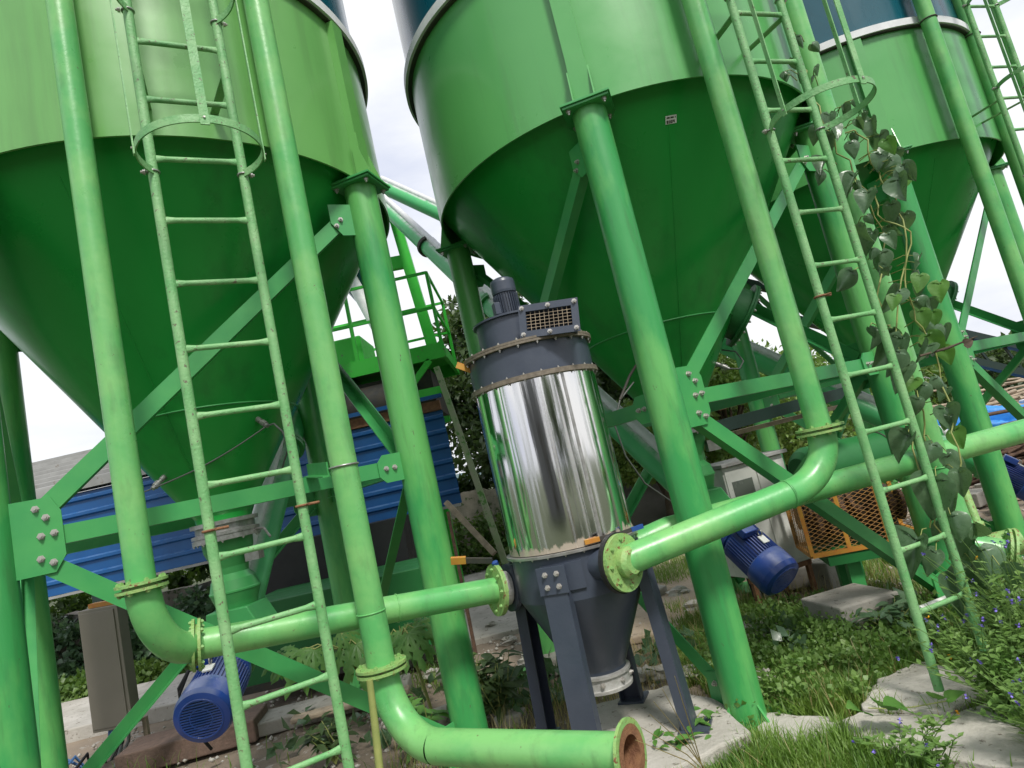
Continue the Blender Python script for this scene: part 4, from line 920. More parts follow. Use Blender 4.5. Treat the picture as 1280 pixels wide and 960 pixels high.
# right-hand background: rebar scrap, timber, tarp
def pile(name,c,L,n,m,label,cat,r=.018,sx=1,sz=.35,kind=None,ang=.5):
    mb=MB()
    for i in range(n):
        a=random.uniform(-ang,ang)+.15; d=V((math.cos(a),math.sin(a),random.uniform(-.12,.12))); q=V(c)+V((random.gauss(0,sx*.4),random.gauss(0,.35),abs(random.gauss(0,sz))))
        l=L*random.uniform(.5,1); mb.tube([q-d*l/2,q+V((0,0,random.uniform(-.06,.06))),q+d*l/2],r*random.uniform(.6,1.3),6)
    return mb.top(name,m,label,cat,kind=kind)
pile('timber_pile',(9.9,12.6,.2),2.6,90,m_bamboo,'heap of bleached poles and timber offcuts at the far right','timber heap',.03,2.2,.45)
pile('scrap_heap',(6.6,8.3,.05),1.8,150,m_bale,'heap of rusty brown reinforcing rods behind the right-hand motor','scrap heap',.02,1.5,.28)
rock('tarp',(7.2,10.5,.35),(.8,.6,.45),m_tarp,'crumpled bright blue tarpaulin between the vine and the far column','tarpaulin',seed=9,amp=.3)
t=thing('generator','low dark generator with a pale lid beyond the rusty rods at the right edge','generator',(8.1,9.6,0))
MB().prism([(7.6,9.6,.15),(8.9,9.6,.15),(8.9,9.6,.62),(8.6,9.6,.78),(7.9,9.6,.78),(7.6,9.6,.6)],(0,.8,0)).build('housing',m_dark,t,.05)
MB().box((8.25,10.0,.82),(.85,.85,.06)).build('lid',m_truckw,t,.02)
MB().box((8.25,9.58,.45),(.6,.02,.22)).build('grille',m_galv,t)
for x in (7.8,8.7): MB().lathe((x,9.52,.16),(0,1,0),[(.05,0),(.16,0),(.16,.08),(.05,.08)],20).build('wheel',m_black,t)
for i in range(9):
    x=random.uniform(4.3,7.2); y=random.uniform(6.6,8.3); block('concrete_chunk',(x,y,.06),(random.uniform(.15,.4),random.uniform(.12,.3),.16),random.uniform(0,3),m_conc,'broken grey concrete chunk scattered in the yard at the right','concrete chunk','broken chunks in the right yard')
# chunks by the collector
for i,(px,py,s) in enumerate(((565,850,.16),(640,905,.13),(700,835,.2),(1040,690,.14),(820,745,.15),(770,770,.1),(905,800,.13),(560,905,.18),(860,800,.1))):
    p=atz(px,py,0); block('concrete_chunk',(p.x,p.y,s*.25),(s*1.4,s,s*.6),random.uniform(0,3),m_conc,'loose grey chunk of concrete on the ground around the dust collector','concrete chunk','loose chunks around the dust collector')
# rusty wooden stake hanging below the flange of the thick riser
MB().tube([at(462,850,2.85),at(468,900,2.85),at(476,975,2.84)],[.014,.016,.017],9).top('wooden_stake',m_stem,'thin brown stalk standing against the big green elbow at the bottom','stake')
MB().bar(at(560,640,6.6),at(612,905,6.0),.03,.03,(0,1,0)).top('dark_post',m_bale,'slim dark post right behind the second column of the nearest silo','post')

# ================================================================== VEGETATION
def leaf_cloud(name,centres,n,size,m,parent=None,aspect=.55,rng=RNG,curl=.25,lean=0,radii=None):
    """n small folded leaves, each a real bent blade of four faces, spread through clumps"""
    C=np.asarray(centres,float); k=rng.integers(0,len(C),n); rad=np.asarray(radii,float)[k] if radii is not None else np.full(n,.3)
    d=rng.normal(size=(n,3)); d/=np.linalg.norm(d,axis=1)[:,None]; rr=rad*rng.uniform(.25,1,n)**.5
    P=C[k]+d*rr[:,None]*np.array([1,1,.8])
    a=rng.normal(size=(n,3))+d*.8; a[:,2]-=lean; a/=np.linalg.norm(a,axis=1)[:,None]
    b=np.cross(a,rng.normal(size=(n,3))); b/=np.linalg.norm(b,axis=1)[:,None]; c=np.cross(a,b)
    s=size*rng.uniform(.6,1.35,n)[:,None]; w=s*aspect
    off=np.asarray(parent['_o']) if parent is not None else 0
    P=P-off
    v=np.stack([P,P+a*s*.45+b*w*.5+c*s*curl*.3,P+a*s*.5,P+a*s*.45-b*w*.5+c*s*curl*.3,P+a*s-c*s*curl],1).reshape(-1,3)
    i=np.arange(n)[:,None]*5; f=np.concatenate([i+np.array([[0,1,2]]),i+np.array([[0,2,3]]),i+np.array([[1,4,2]]),i+np.array([[2,4,3]])],0)
    o=npmesh(name,v,f,m)
    if parent is not None: o.parent=parent; o['_o']=parent['_o']
    return o
def tree(base,h,rx,ry,rz,n,size,m,label,seed,group='trees behind the plant',cz=None,clumps=55,crad=.55):
    rs=np.random.default_rng(seed); base=V(base); t=thing('tree',label,'tree',tuple(base),group)
    cz=cz or h-rz; tr=MB(); pts=[base+V((0,0,0)),base+V((.08,.05,h*.25)),base+V((-.05,.1,h*.5)),base+V((.1,0,h*.8))]; tr.tube(pts,[h*.035,h*.028,h*.02,h*.008],10)
    C=[]
    for i in range(clumps):
        d=rs.normal(size=3); d/=np.linalg.norm(d); r=rs.uniform(.35,1)**.6
        C.append((base.x+d[0]*rx*r,base.y+d[1]*ry*r,base.z+cz+d[2]*rz*r))
    for i in range(0,clumps,3):
        q=V(C[i]); a=pts[1].lerp(pts[2],rs.uniform(0,1)); tr.tube([a,a.lerp(q,.5)+V((0,0,.1)),q],[h*.012,h*.008,h*.003],6)
    tr.build('trunk',m_bark,t)
    leaf_cloud('crown',C,n,size,m,t,rng=rs,radii=rs.uniform(.5,1.1,clumps)*crad); return t
tree((-.35,12.4,0),5.6,1.15,1.1,2.5,14000,.15,m_leaf_dark,'tall dark leafy tree right of the green platform, its top against the sky',11,cz=3.0,clumps=80,crad=.5)
tree((1.3,12.8,0),5.0,1.5,1.1,2.1,22000,.15,m_leaf_dark,'dense dark tree behind the dust collector head',12,cz=2.8,clumps=80,crad=.55)
tree((3.2,13.2,0),4.0,1.3,1.0,1.6,13000,.14,m_leaf_dark,'smaller dark tree under the middle silo cone, thin at the top',13,cz=2.2,clumps=50,crad=.5)
tree((2.1,11.2,0),2.1,1.0,.6,.62,7000,.10,m_leaf_light,'low light green bushy tree between the dust collector and the middle silo front column',14,cz=1.55,clumps=40,crad=.38)
tree((3.6,11.5,0),2.9,1.2,.9,1.1,9000,.12,m_leaf_light,'yellow-green tree above the white truck',15,cz=1.9,clumps=45,crad=.42)
tree((5.6,13.5,0),2.6,1.7,.9,1.2,9000,.13,m_leaf_light,'broad green tree behind the tank and the vine',16,cz=1.5,clumps=50,crad=.5)
tree((-3.2,12.6,0),2.9,2.4,1,1.2,7000,.15,m_leaf_dark,'dark tree mass low behind the blue shed',17,cz=1.3,clumps=50,crad=.5)
for i,(x,y,h,rx) in enumerate(((19,32,2.6,3.0),(24,31,2.9,3.2),(29,30,3.4,3.4),(34,33,3.6,3.6),(15,36,2.4,3.0),(26,38,3.0,3.6),(38,31,3.7,3.6))):
    tree((x,y,0),h,rx,2.4,h*.46,3800,.3,m_leaf_dark if i%2 else m_leaf_mid,['round pale green tree in the row','taller dark tree in the row'][i%2]+' on the far right skyline, '+['first from left','second','third','fourth','behind the first','behind the third','last at the edge'][i],30+i,'trees on the right skyline',cz=h*.5,clumps=34,crad=1.0)
# ivy bank at the left
def bank(name,x0,x1,y,z0,z1,n,size,m,label,seed,cat='ivy'):
    rs=np.random.default_rng(seed); C=[(rs.uniform(x0,x1),y+rs.uniform(-.15,.15),rs.uniform(z0,z1)) for _ in range(90)]
    o=leaf_cloud(name,C,n,size,m,None,aspect=.8,rng=rs,radii=rs.uniform(.08,.24,90),lean=.6); tag(o,label,cat); return o
bank('ivy',-8.6,-4.0,8.95,.05,.9,7000,.09,m_leaf_vine,'dark ivy hanging over the low mossy wall behind the taupe cabinet',41)
bank('weed_clump',-7.5,-3.7,8.2,.02,.22,4000,.07,m_leaf_mid,'leafy weeds at the foot of the ivy wall',42,'weeds')
bank('hedge',-10,-3.4,10.4,.3,1.45,9000,.12,m_leaf_mid,'band of green foliage showing under the blue shed',45,'hedge')
bank('weed_clump',-1.9,-.5,11.2,.1,.9,2500,.08,m_leaf_mid,'green creeper in front of the stone retaining wall',43,'weeds')
bank('weed_clump',2.3,3.4,11.5,.0,.4,2000,.08,m_leaf_mid,'light green weeds in front of the grey rock outcrop',44,'weeds')

# grass: curved blades, denser in patches
def pnoise(x,y): return (np.sin(x*2.3+1.1)*np.cos(y*2.9-.4)+np.sin(x*5.1+y*3.7)*.5+np.sin(x*1.1-y*1.7+2)*.7)
SLABS=[]
for o in COL.objects:
    if o.name.startswith(('concrete_slab','stone_slab','concrete_pad','concrete_block')):
        q=[(v.co+o.location) for v in o.data.vertices]; c=sum(q,V())/len(q); n=len(q)//2; SLABS.append(np.array([(c.x+(v.x-c.x)*.97,c.y+(v.y-c.y)*.97) for v in q[:n]]))
def off_slabs(B):
    keep=np.ones(len(B),bool)
    for P in SLABS:
        if len(P)<8: P=np.array([P[:,0].min(),P[:,1].min(),P[:,0].max(),P[:,1].max()]); keep&=~((B[:,0]>P[0])&(B[:,0]<P[2])&(B[:,1]>P[1])&(B[:,1]<P[3])); continue
        ins=np.zeros(len(B),bool); j=len(P)-1
        for i in range(len(P)):
            xi,yi=P[i]; xj,yj=P[j]
            c=((yi>B[:,1])!=(yj>B[:,1]))&(B[:,0]<(xj-xi)*(B[:,1]-yi)/(yj-yi+1e-12)+xi); ins^=c; j=i
        keep&=~ins
    return keep
def grass(name,regions,m,hmin,hmax,seed,wid=.0035):
    rs=np.random.default_rng(seed); B=[]
    for (x0,x1,y0,y1,n,th) in regions:
        x=rs.uniform(x0,x1,n); y=rs.uniform(y0,y1,n); k=pnoise(x,y)+rs.normal(0,.35,n)>th; B.append(np.stack([x[k],y[k]],1))
    B=np.concatenate(B); B=B[off_slabs(B)]; n=len(B); h=rs.uniform(hmin,hmax,n)*(1+.3*np.clip(pnoise(B[:,0]*1.7,B[:,1]*1.7),-1,1)); a=rs.uniform(0,2*PI,n); lean=rs.uniform(.1,.8,n)
    d=np.stack([np.cos(a),np.sin(a)],1); s=np.stack([-d[:,1],d[:,0]],1)*(wid*rs.uniform(.6,1.4,n))[:,None]
    base=np.concatenate([B,np.full((n,1),-.03)],1); L=[]
    for f,wf in ((0,1),(.45,.8),(.8,.45)):
        c=base.copy(); c[:,:2]+=d*(lean*h*f*f)[:,None]; c[:,2]+=h*f*(1-.25*lean*f)
        q=c.copy(); q[:,:2]+=s*wf; r=c.copy(); r[:,:2]-=s*wf; L+=[q,r]
    c=base.copy(); c[:,:2]+=d*(lean*h)[:,None]; c[:,2]+=h*(1-.25*lean); L.append(c)
    v=np.stack(L,1).reshape(-1,3); i=np.arange(n)[:,None]*7
    f=np.concatenate([i+np.array([[0,1,3]]),i+np.array([[0,3,2]]),i+np.array([[2,3,5]]),i+np.array([[2,5,4]]),i+np.array([[4,5,6]])],0)
    return npmesh(name,v,f,m)
g=grass('grass',[(.25,1.9,2.5,3.25,26000,-.9),(.72,2.4,3.35,4.6,26000,-.5),(.6,1.6,4.2,5.6,14000,-.1),(-2.5,.3,4.3,6,5000,.6),(.9,2.2,5.8,8.5,9000,-.2),(2.3,4.5,3.4,6.2,15000,-.2),(-4,-.4,3.2,5,4000,.7),(1.2,2.2,2.3,3.0,9000,-.9)],m_grass,.05,.15,5)
tag(g,'fresh green grass growing in patches between the slabs and legs','grass',kind='stuff')
g=grass('dry_grass',[(-1.2,.5,2.6,4.4,2000,-.2),(.4,3,2.5,6,6500,-.2)],m_dry,.06,.22,6,.002)
tag(g,'scattered dry straw-coloured grass blades among the green','dry grass',kind='stuff')
rs=np.random.default_rng(77)
def cover(name,regions,n,size,m,label,cat,seed,h=.12):
    rs=np.random.default_rng(seed); C=[]
    while len(C)<260:
        x0,x1,y0,y1=regions[rs.integers(len(regions))]; x=rs.uniform(x0,x1); y=rs.uniform(y0,y1)
        if off_slabs(np.array([[x,y]]))[0]: C.append((x,y,rs.uniform(.02,h)))
    o=leaf_cloud(name,C,n,size,m,None,aspect=.75,rng=rs,radii=rs.uniform(.04,.12,len(C)),curl=.15); o.data.materials; tag(o,label,cat,kind='stuff'); return o
cover('ground_cover',[(.75,1.7,3.4,4.6),(1.5,2.4,3.6,4.5),(1.2,2.0,4.4,5.2)],14000,.032,m_weed,'low creeping weeds covering the ground right of the middle silo front column','ground cover',51)
cover('broad_leaf_cover',[(-2.2,.2,4.2,5.2),(-.9,.9,4.4,5.0),(1.3,2.2,4.2,4.9),(2.0,3.2,3.9,4.8)],800,.10,m_leaf_vine,'dark broad-leaved creepers spreading between the kerb, pad and footings','ground cover',52,.08)
# gravel
def gravel():
    rs=np.random.default_rng(8); n=2600; x=rs.uniform(-4.5,5,n); y=rs.uniform(3.0,9,n); s=rs.uniform(.006,.028,n)
    oc_=np.array([[1,0,0],[-1,0,0],[0,1,0],[0,-1,0],[0,0,.8],[0,0,-.8]]); v=oc_[None]*s[:,None,None]*rs.uniform(.6,1.3,(n,6,1)); v+=np.stack([x,y,np.full(n,-.004)],1)[:,None]
    f=np.array([[0,2,4],[2,1,4],[1,3,4],[3,0,4],[2,0,5],[1,2,5],[3,1,5],[0,3,5]]); F=(np.arange(n)[:,None,None]*6+f[None]).reshape(-1,3)
    o=npmesh('gravel',v.reshape(-1,3),F,m_conc2); tag(o,'small pale stones strewn over the bare earth','gravel',kind='stuff')
gravel()
rr_=random.Random(3)
for i in range(26):
    px,py=rr_.uniform(520,1010),rr_.uniform(735,860); p=atz(px,py,0); sz=rr_.uniform(.05,.13)
    if abs(p.x-DC.x)<.5 and p.y<4.1: continue
    rock('rubble_stone',(p.x,p.y,sz*.2),(sz,sz*rr_.uniform(.6,.9),sz*.5),m_conc2,'pale angular rubble stone on the bare earth below the middle silo','rubble stone',seed=100+i,n=7,amp=.35,group='rubble stones below the middle silo')

# single big leaves -------------------------------------------------
def heart(mb,p,dirv,nrm,L,droop=.25,cup=.12,var=0,wide=1.0):
    """a heart-shaped leaf blade: midrib along dirv, puckered between its side veins, folded a little and drooping"""
    d=V(dirv).normalized(); n=V(nrm); n=(n-d*n.dot(d)).normalized(); s=d.cross(n); vs=[];fs=[]; K=11; U=20
    def half(u):
        return .47*math.sin(PI*min(1,(u+.14)/1.14)**.62)**.8*(1-.25*u) if u<1 else 0
    for i in range(U+1):
        u=-.13+1.13*i/U; wd=max(.0,half(u))
        for j in range(K):
            k=-1+2*j/(K-1); uu=u
            if u<0: uu=u+.13*(1-abs(k))**1.0          # notch at the stalk
            ridge=.032*abs(math.sin((u-abs(k)*wd*1.1)*17+var*.3))+.012*math.sin(u*7+k*4+var)
            vs.append(V(p)+d*(uu*L)+s*(wd*k*L*wide+.05*L*math.sin(u*3+var))+n*(L*(cup*abs(k)**1.3*wd*1.8-droop*max(0,u)**2*.8+ridge*min(1,abs(k)*3))))
    for i in range(U):
        for j in range(K-1): fs.append((i*K+j,i*K+j+1,(i+1)*K+j+1,(i+1)*K+j))
    mb.add(vs,fs,True)
def to_cam(p): return (V((0,0,HC))-V(p)).normalized()
# climbing vine on the riser and ladder of the middle silo
t=thing('climbing_vine','climbing vine with big heart-shaped leaves winding up the ladder and riser of the middle silo','vine',(2.2,3.62,0))
def vpt(px,py,Y): return at(px,py,Y)
stems=[[(1190,700,3.5),(1165,640,3.45),(1160,560,3.5),(1150,500,3.45),(1110,430,3.5),(1098,370,3.45),(1105,300,3.5),(1085,240,3.45),(1050,190,3.5),(1025,150,3.5),(1005,90,3.6),(985,30,3.6),(970,-30,3.6)],
[(1165,660,3.4),(1148,600,3.35),(1140,520,3.4),(1125,470,3.35),(1120,400,3.4),(1135,300,3.4),(1118,250,3.4),(1098,215,3.4),(1075,165,3.4),(1050,165,3.4)],
[(1200,600,3.3),(1190,520,3.35),(1170,440,3.4),(1145,400,3.4),(1130,350,3.4),(1140,290,3.4),(1095,270,3.4),(1097,220,3.4)]]
sm=MB()
for S in stems:
    P=[vpt(*q) for q in S]; Q=[]
    for i in range(len(P)-1):
        for k in range(4):
            s=k/4; p=P[i].lerp(P[i+1],s); Q.append(p+V((.018*math.sin(i*2.1+k*1.6),.02*math.cos(i*1.7+k*1.5),0)))
    sm.tube(Q,.0045,6)
lv=MB(); rv=random.Random(5); pt=sm
LP=[(1022,165,20),(1037,150,17),(1048,165,16),(1053,140,16),(1068,232,30),(1040,165,22),(1070,155,14),(1090,160,26),(1098,180,26),(1065,185,18),(1100,200,18),(1110,205,24),(1128,215,22),(1122,235,26),(1035,210,22),(1068,230,22),(1085,250,24),(1112,265,24),(1132,275,20),(1080,290,24),(1090,300,24),(1100,325,24),(1067,350,26),(1110,340,14),(1148,345,15),(1125,375,28),(1143,385,18),(1095,420,22),(1128,435,34),(1110,300,18),(1115,420,20),(1125,450,28),(1135,468,30),(1160,410,20),(1160,440,20),(1150,490,24),(1165,430,18),(1150,325,12),(1135,555,28),(1165,565,26),(1185,580,30),(1170,615,42),(1196,600,26),(1192,632,30),(1188,655,26),(1185,680,42),(1215,665,24),(1225,700,34),(1150,690,38),(1215,720,40),(1250,720,28),(1170,700,26),(1000,50,14),(990,80,16),(1003,95,10),(1020,88,13),(1015,60,12),(1180,520,24),(1170,480,22),(1205,740,36),(1240,760,36)]
LP+=[(x+rv.uniform(-22,22),y+rv.uniform(-16,16),z_*rv.uniform(.45,.85)) for x,y,z_ in LP if rv.random()<(.75 if y<560 else .25)]
for px,py,sz in LP:
    Y=3.36+rv.uniform(-.08,.12) if py<560 else 3.3+rv.uniform(-.1,.2)
    p=vpt(px,py-sz*.45,Y); dn=(M3@V((rv.uniform(-.9,.9),-1,rv.uniform(-.4,.5)))).normalized(); nr=to_cam(p)+V((rv.uniform(-1.0,.7),rv.uniform(-.3,.3),rv.uniform(-.1,1.1)))
    o_=V((2.2+rv.uniform(-.05,.05),3.66,p.z+rv.uniform(.0,.10))); o_=p+(o_-p).normalized()*min(.16,(o_-p).length); pt.tube([p,p.lerp(o_,.5)+V((0,0,.02)),o_],[.0022,.0026,.003],5)
    heart(lv,p,dn,nr,sz*1.28*Y/800,droop=rv.uniform(.1,.6),cup=rv.uniform(-.6,.8),var=rv.uniform(0,6),wide=rv.uniform(.7,1.1))
pt.build('stem',m_stem,t); lv.build('leaves',m_leaf_vine,t)
lv=MB()
for px,py,sz in ((1120,375,14),(1150,395,18),(1165,395,14),(1175,360,18),(1160,425,20),(1180,440,16),(1142,480,18),(1132,230,14),(1108,180,16),(1150,350,16),(1190,545,18)):
    Y=3.33+rv.uniform(-.05,.1); p=vpt(px,py-sz*.4,Y); dn=(M3@V((rv.uniform(-.9,.9),-1,.2))).normalized(); heart(lv,p,dn,to_cam(p)+V((rv.uniform(-.4,.4),0,.4)),sz*1.5*Y/800,var=rv.random()*6)
lv.build('young_leaves',m_leaf_fresh,t)
tw=MB().tube([vpt(1150,445,3.3),vpt(1185,435,3.3),vpt(1222,420,3.28)],[.006,.007,.002],6); heart(tw,vpt(1205,430,3.28),(M3@V((1,.45,0))),to_cam((2,3,2)),.06); tw.build('dry_twig',m_bark,t)
# fresh leaves over the slab edge
t=thing('young_vine','three fresh green heart-shaped leaves creeping along the crack of the pale slab','vine',tuple(atz(1110,880,.06)))
mb=MB()
for px,py,sz in ((1077,882,26),(1104,877,26),(1133,880,32),(1168,865,16),(1185,866,16)):
    p=atz(px,py+8,.12); heart(mb,p,V((rv.uniform(-.5,.5),-.3,.35)),V((0,-.4,1)),sz*1.3*p.y/800,var=rv.random()*6)
mb.build('leaves',m_leaf_fresh,t); MB().tube([atz(1085,885,.08),atz(1110,886,.07),atz(1140,884,.08),atz(1190,875,.08)],.003,6).build('stem',m_stem,t)
# papaya seedlings
def papaya(label,base,leaves,m):
    t=thing('papaya_plant',label,'plant',tuple(base),'papaya seedlings'); st=MB(); lf=MB()
    top=V(leaves[0][0]); st.tube([V(base),V(base).lerp(top,.5)+V((.02,0,0)),top-V((0,0,.03))],.012,8)
    for q,(p,sz,ax) in enumerate(leaves):
        p=V(p); st.tube([top.lerp(p,.0)-V((0,0,.05)),top.lerp(p,.6)+V((0,0,.03)),p],.005,6); n=(to_cam(p)+V((rv.uniform(-.3,.3),0,.6))).normalized()
        d=V(ax); d=(d-n*d.dot(n)).normalized(); s=d.cross(n)
        for k in range(-3,4):
            a=k*.62; e=d*math.cos(a)+s*math.sin(a); L=sz*(1-.09*abs(k)); f=n.cross(e)
            P=[(0,.0),(.18,.10),(.35,.07),(.42,.20),(.5,.09),(.62,.20),(.7,.08),(.82,.12),(1,0)]; vs=[];fs=[]
            for u,wd in P:
                c=p+e*u*L-n*(u*u*L*.35)-V((0,0,u*u*L*.25)); vs+=[c-f*wd*L-n*wd*L*.3,c+n*.0,c+f*wd*L-n*wd*L*.3]
            for i in range(len(P)-1): fs+=[(i*3,i*3+1,i*3+4,i*3+3),(i*3+1,i*3+2,i*3+5,i*3+4)]
            lf.add(vs,fs,False)
    st.build('stem',m_stem,t); lf.build('leaves',m,t)
py_=4.6
m_pap=leafmat('papaya_leaves',(.05,.15,.03),(.12,.25,.06),8)
papaya('papaya seedling with jagged lobed leaves behind the near ladder',(-1.45,py_+.1,0),[(at(432,805,py_),.2,(0,0,-1)),(at(375,815,py_-.1),.24,(-.6,0,-1)),(at(392,812,py_-.15),.2,(-.2,0,-1)),(at(445,805,py_),.26,(.1,0,-1)),(at(425,790,py_),.16,(.6,0,-.3)),(at(350,822,py_),.14,(-1,0,-.6))],m_pap)
papaya('papaya seedling with jagged lobed leaves right of the thick riser',(-1.05,py_+.1,0),[(at(500,788,py_),.2,(.3,0,-1)),(at(518,785,py_),.24,(1,0,-.7)),(at(510,792,py_-.1),.22,(.3,0,-1)),(at(488,795,py_),.18,(-.6,0,-1))],m_pap)
# leafy shrubs left of the collector
def shrub(label,base,h,n,size,m,seed,nm='shrub',cat='shrub',group=None,spread=.16):
    rs=random.Random(seed); t=thing(nm,label,cat,tuple(base),group); st=MB(); lf=MB(); base=V(base)
    for i in range(n):
        tip=base+V((rs.uniform(-spread,spread),rs.uniform(-spread,spread)*.8,h*rs.uniform(.6,1))); md=base.lerp(tip,.5)+V((rs.uniform(-.03,.03),0,.03)); st.tube([base,md,tip],[.005,.004,.002],5)
        for k in range(7):
            s=.3+.7*k/6; q=base.lerp(tip,s)+(V((0,0,.01))); a=rs.uniform(0,2*PI); d=V((math.cos(a),math.sin(a),rs.uniform(-.2,.5))); L=size*rs.uniform(.7,1.2)
            nn=V((rs.uniform(-.3,.3),rs.uniform(-.5,.1),1)); dd=d.normalized(); nn=(nn-dd*nn.dot(dd)).normalized(); ss=dd.cross(nn); vs=[];P=[(0,0),(.2,.13),(.45,.19),(.75,.12),(1,0)]
            for u,wd in P:
                c=q+dd*u*L-V((0,0,u*u*L*.3)); vs+=[c-ss*wd*L+nn*wd*L*.3,c,c+ss*wd*L+nn*wd*L*.3]
            lf.add(vs,[(i_*3+j,i_*3+j+1,i_*3+j+4,i_*3+j+3) for i_ in range(4) for j in (0,1)],True)
    st.build('stem',m_stem,t); lf.build('leaves',m,t); return t
shrub('young shrub with long pointed leaves beside the rear-left collector leg',atz(628,905,0),.42,14,.13,m_leaf_dark,1)
shrub('young shrub with long pointed leaves between column and collector',atz(588,900,0),.40,12,.14,m_leaf_mid,2)
shrub('small pale shrub right above the big elbow pipe',atz(530,945,0),.34,12,.13,m_leaf_fresh,3)
shrub('dark low shrub under the near ladder by the kerb',atz(420,955,0),.26,12,.12,m_leaf_dark,4)
shrub('low leafy plant at the foot of the far silo column',atz(1220,700,0),.30,14,.12,m_leaf_fresh,6)
shrub('low shrub beside the concrete block under the vine',atz(1125,800,0),.24,14,.12,m_leaf_vine,7)
shrub('ferny weed right of the open pipe flange',atz(860,945,0),.14,16,.07,m_leaf_fresh,8)
# flowering weeds, lower right
def flower_weed(label,base,h,n,seed,spread=.34):
    rs=random.Random(seed); base=V(base); t=thing('flowering_weed',label,'flowering weed',tuple(base),'violet-flowered weeds at the lower right'); st=MB(); lf=MB(); fl=MB(); ye=MB()
    for i in range(n):
        a=rs.uniform(0,2*PI); r=spread*rs.uniform(.2,1); tip=base+V((r*math.cos(a)-.10*rs.random(),r*math.sin(a)*.8,h*rs.uniform(.5,1.05))); md=base.lerp(tip,.5)+V((rs.uniform(-.05,.05),rs.uniform(-.05,.05),.05))
        P=[base+V((rs.uniform(-.1,.1),rs.uniform(-.08,.08),0)),md,tip]; st.tube(P,[.0024,.002,.0012],4)
        for k in range(12):
            s=.12+.7*k/11; q=P[0].lerp(md,s*2) if s<.5 else md.lerp(tip,s*2-1); b=rs.uniform(0,2*PI); dd=V((math.cos(b),math.sin(b),.3)).normalized(); L=.045*rs.uniform(.6,1.2); nn=V((rs.uniform(-.4,.4),-.3,1)); nn=(nn-dd*nn.dot(dd)).normalized(); ss=dd.cross(nn)
            lf.add([q,q+dd*L*.5+ss*L*.22+nn*L*.05,q+dd*L,q+dd*L*.5-ss*L*.22+nn*L*.05],[(0,1,2),(0,2,3)])
        if i%4==0:
            F=MB()
            for k in range(10):
                c=tip; e=V((rs.uniform(-1,1),rs.uniform(-1,.2),rs.uniform(-1,1))).normalized(); g_=e.cross(V((.3,.5,.8))).normalized(); LL=rs.uniform(.008,.015)
                F.add([c,c+e*LL*.7+g_*.005,c+e*LL,c+e*LL*.7-g_*.005],[(0,1,2),(0,2,3)])
            F.build('flower',m_flow if rs.random()<.9 else m_yel,t)
    st.build('stems',m_weed,t); lf.build('leaves',m_weed,t); 
flower_weed('tallest clump of violet-flowered weeds at the right edge below the flanged elbow',(2.12,3.05,0),.72,110,1,.42)
flower_weed('violet-flowered weed clump leaning over the slab by the ladder foot',(1.78,2.95,0),.50,75,2,.34)
flower_weed('violet-flowered weed clump in the lower right corner',(1.72,2.55,0),.42,80,3,.30)
flower_weed('violet-flowered weeds between the slab and the white pipe',(2.25,3.45,0),.60,80,4,.36)
flower_weed('sparse low weed clump at the bottom edge in front of the pale slab',(1.25,2.72,0),.20,22,5,.28)
# dry seed stalks over the big pipe
mb=MB()
for i in range(6):
    a=atz(880+i*8,985,0); a.y-=.15; b=at(838-i*9+rv.uniform(-6,6),845+i*16,2.35); mb.tube([a,a.lerp(b,.55)+V((0,0,.04)),b],[.0025,.002,.001],5)
mb.top('dry_stalks',m_dry,'dry brown grass stalks arching over the open pipe end','dry stalks')

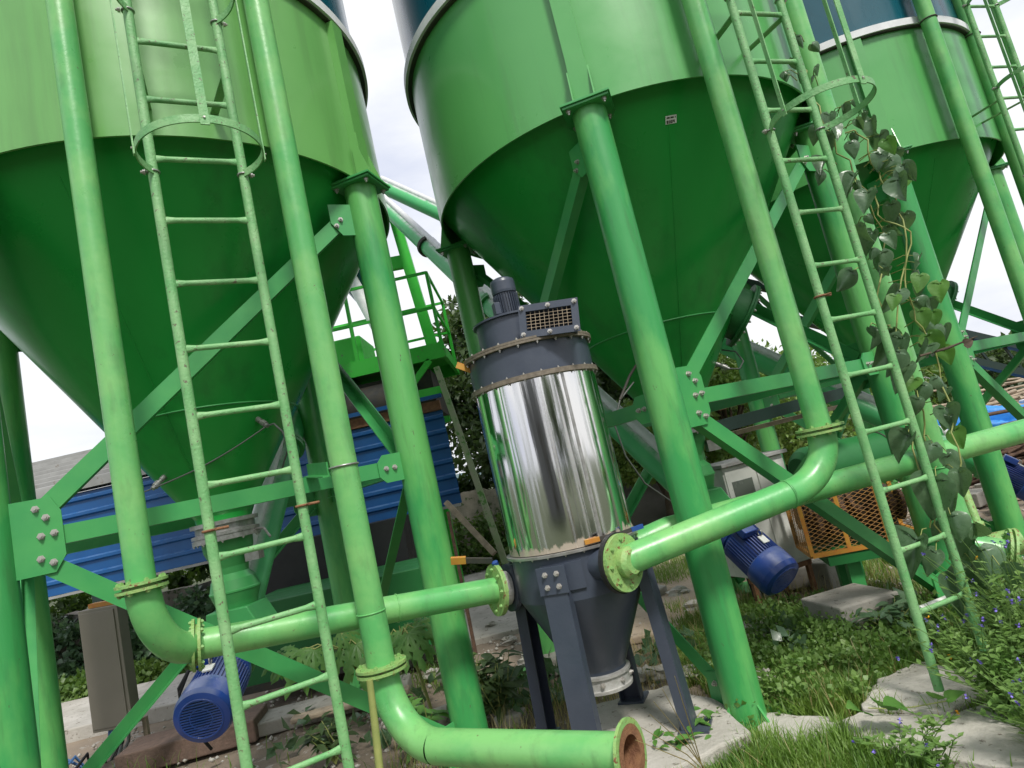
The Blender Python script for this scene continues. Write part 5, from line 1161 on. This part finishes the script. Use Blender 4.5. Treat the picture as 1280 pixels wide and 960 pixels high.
# ================================================================== BEHIND THE CAMERA (unseen stand-ins, added to shape reflections in the steel body)
t=thing('stand_in_warehouse','long grey warehouse added unseen to darken the reflection in the steel body','building',(-2.5,-13,0))
MB().box((-4.2,-14,2.1),(7.5,4,4.2)).build('wall',mat('grey_render_wall',(.16,.16,.16),.9,var=(.12,.12,.12),vscale=1),t)
MB().box((-4.2,-14,4.3),(7.9,4.4,.2)).build('roof',m_roof,t)
MB().box((-3.2,-11.98,1.5),(1.6,.05,2.6)).build('door',m_dark,t)
tree((4.6,-9.5,0),4.4,2.0,1.6,1.9,5000,.2,m_leaf_dark,'dark tree added unseen to darken the steel body reflection',61,'unseen trees added for the steel reflection',cz=2.5,clumps=50,crad=.6)
tree((8.5,-8,0),4.8,2.2,1.6,2.1,5000,.2,m_leaf_dark,'wider dark tree added unseen to darken the steel body reflection',62,'unseen trees added for the steel reflection',cz=2.6,clumps=50,crad=.6)
t=thing('stand_in_forklift','orange forklift added unseen to colour the reflection low in the steel body','stand_in_forklift',(.9,-4.2,0))
MB().box((.9,-4.2,.75),(.9,1.5,.8)).build('body',m_orange,t,.05); MB().box((.9,-4.0,2.0),(.85,.9,.06)).build('roof',m_dark,t)
for x in (.5,1.3):
    for y in (-4.4,-3.6): MB().box((x,y,1.55),(.05,.05,.9)).build('post',m_dark,t)
    for y in (-4.7,-3.7): MB().lathe((x-.08,y,.26),(1,0,0),[(.1,0),(.26,0),(.26,.16),(.1,.16)],20).build('wheel',m_black,t)
MB().box((.9,-3.35,1.2),(.6,.08,2.2)).build('mast',m_dark,t)

# aeration nozzle and cables of the middle silo (parts of it)
a_,z_=ang_at(S2,905,452); p_,n_=on_cone(S2,a_,max(z_,1.85))
MB().lathe(p_,n_,[(.017,-.01),(.017,.03),(.012,.03),(.02,.05),(.02,.085),(.013,.085),(.013,.105)],14).build('aeration_nozzle',m_galv,s2)
q_=p_+n_*.1; MB().tube([q_,q_+V((.07,-.02,-.02)),q_+V((.12,0,.03)),q_+V((.10,.05,.12)),q_+V((.02,.1,.16))],.006,8).build('hose',m_cable,s2)
MB().tube([at(792,478,4.5),at(775,500,4.4),at(768,530,4.4),at(782,570,4.4),at(806,604,4.5),at(838,626,4.6)],.006,8).build('cable',m_cable,s2)
MB().tube([at(798,452,4.5),at(787,470,4.5),at(775,500,4.4)],.01,8).build('cable',m_dark,s2)
# power cables of the left motor and the collector motor
t=[o for o in COL.objects if o.name=='electric_motor'][0]
for k in range(2):
    a0_=at(236,838,3.75); MB().tube([a0_,a0_+V((-.06,-.02,-.08-.03*k)),a0_+V((-.10,.05,-.25)),a0_+V((-.05,.2,-.50))],.009,8).build('cable',m_black,t)
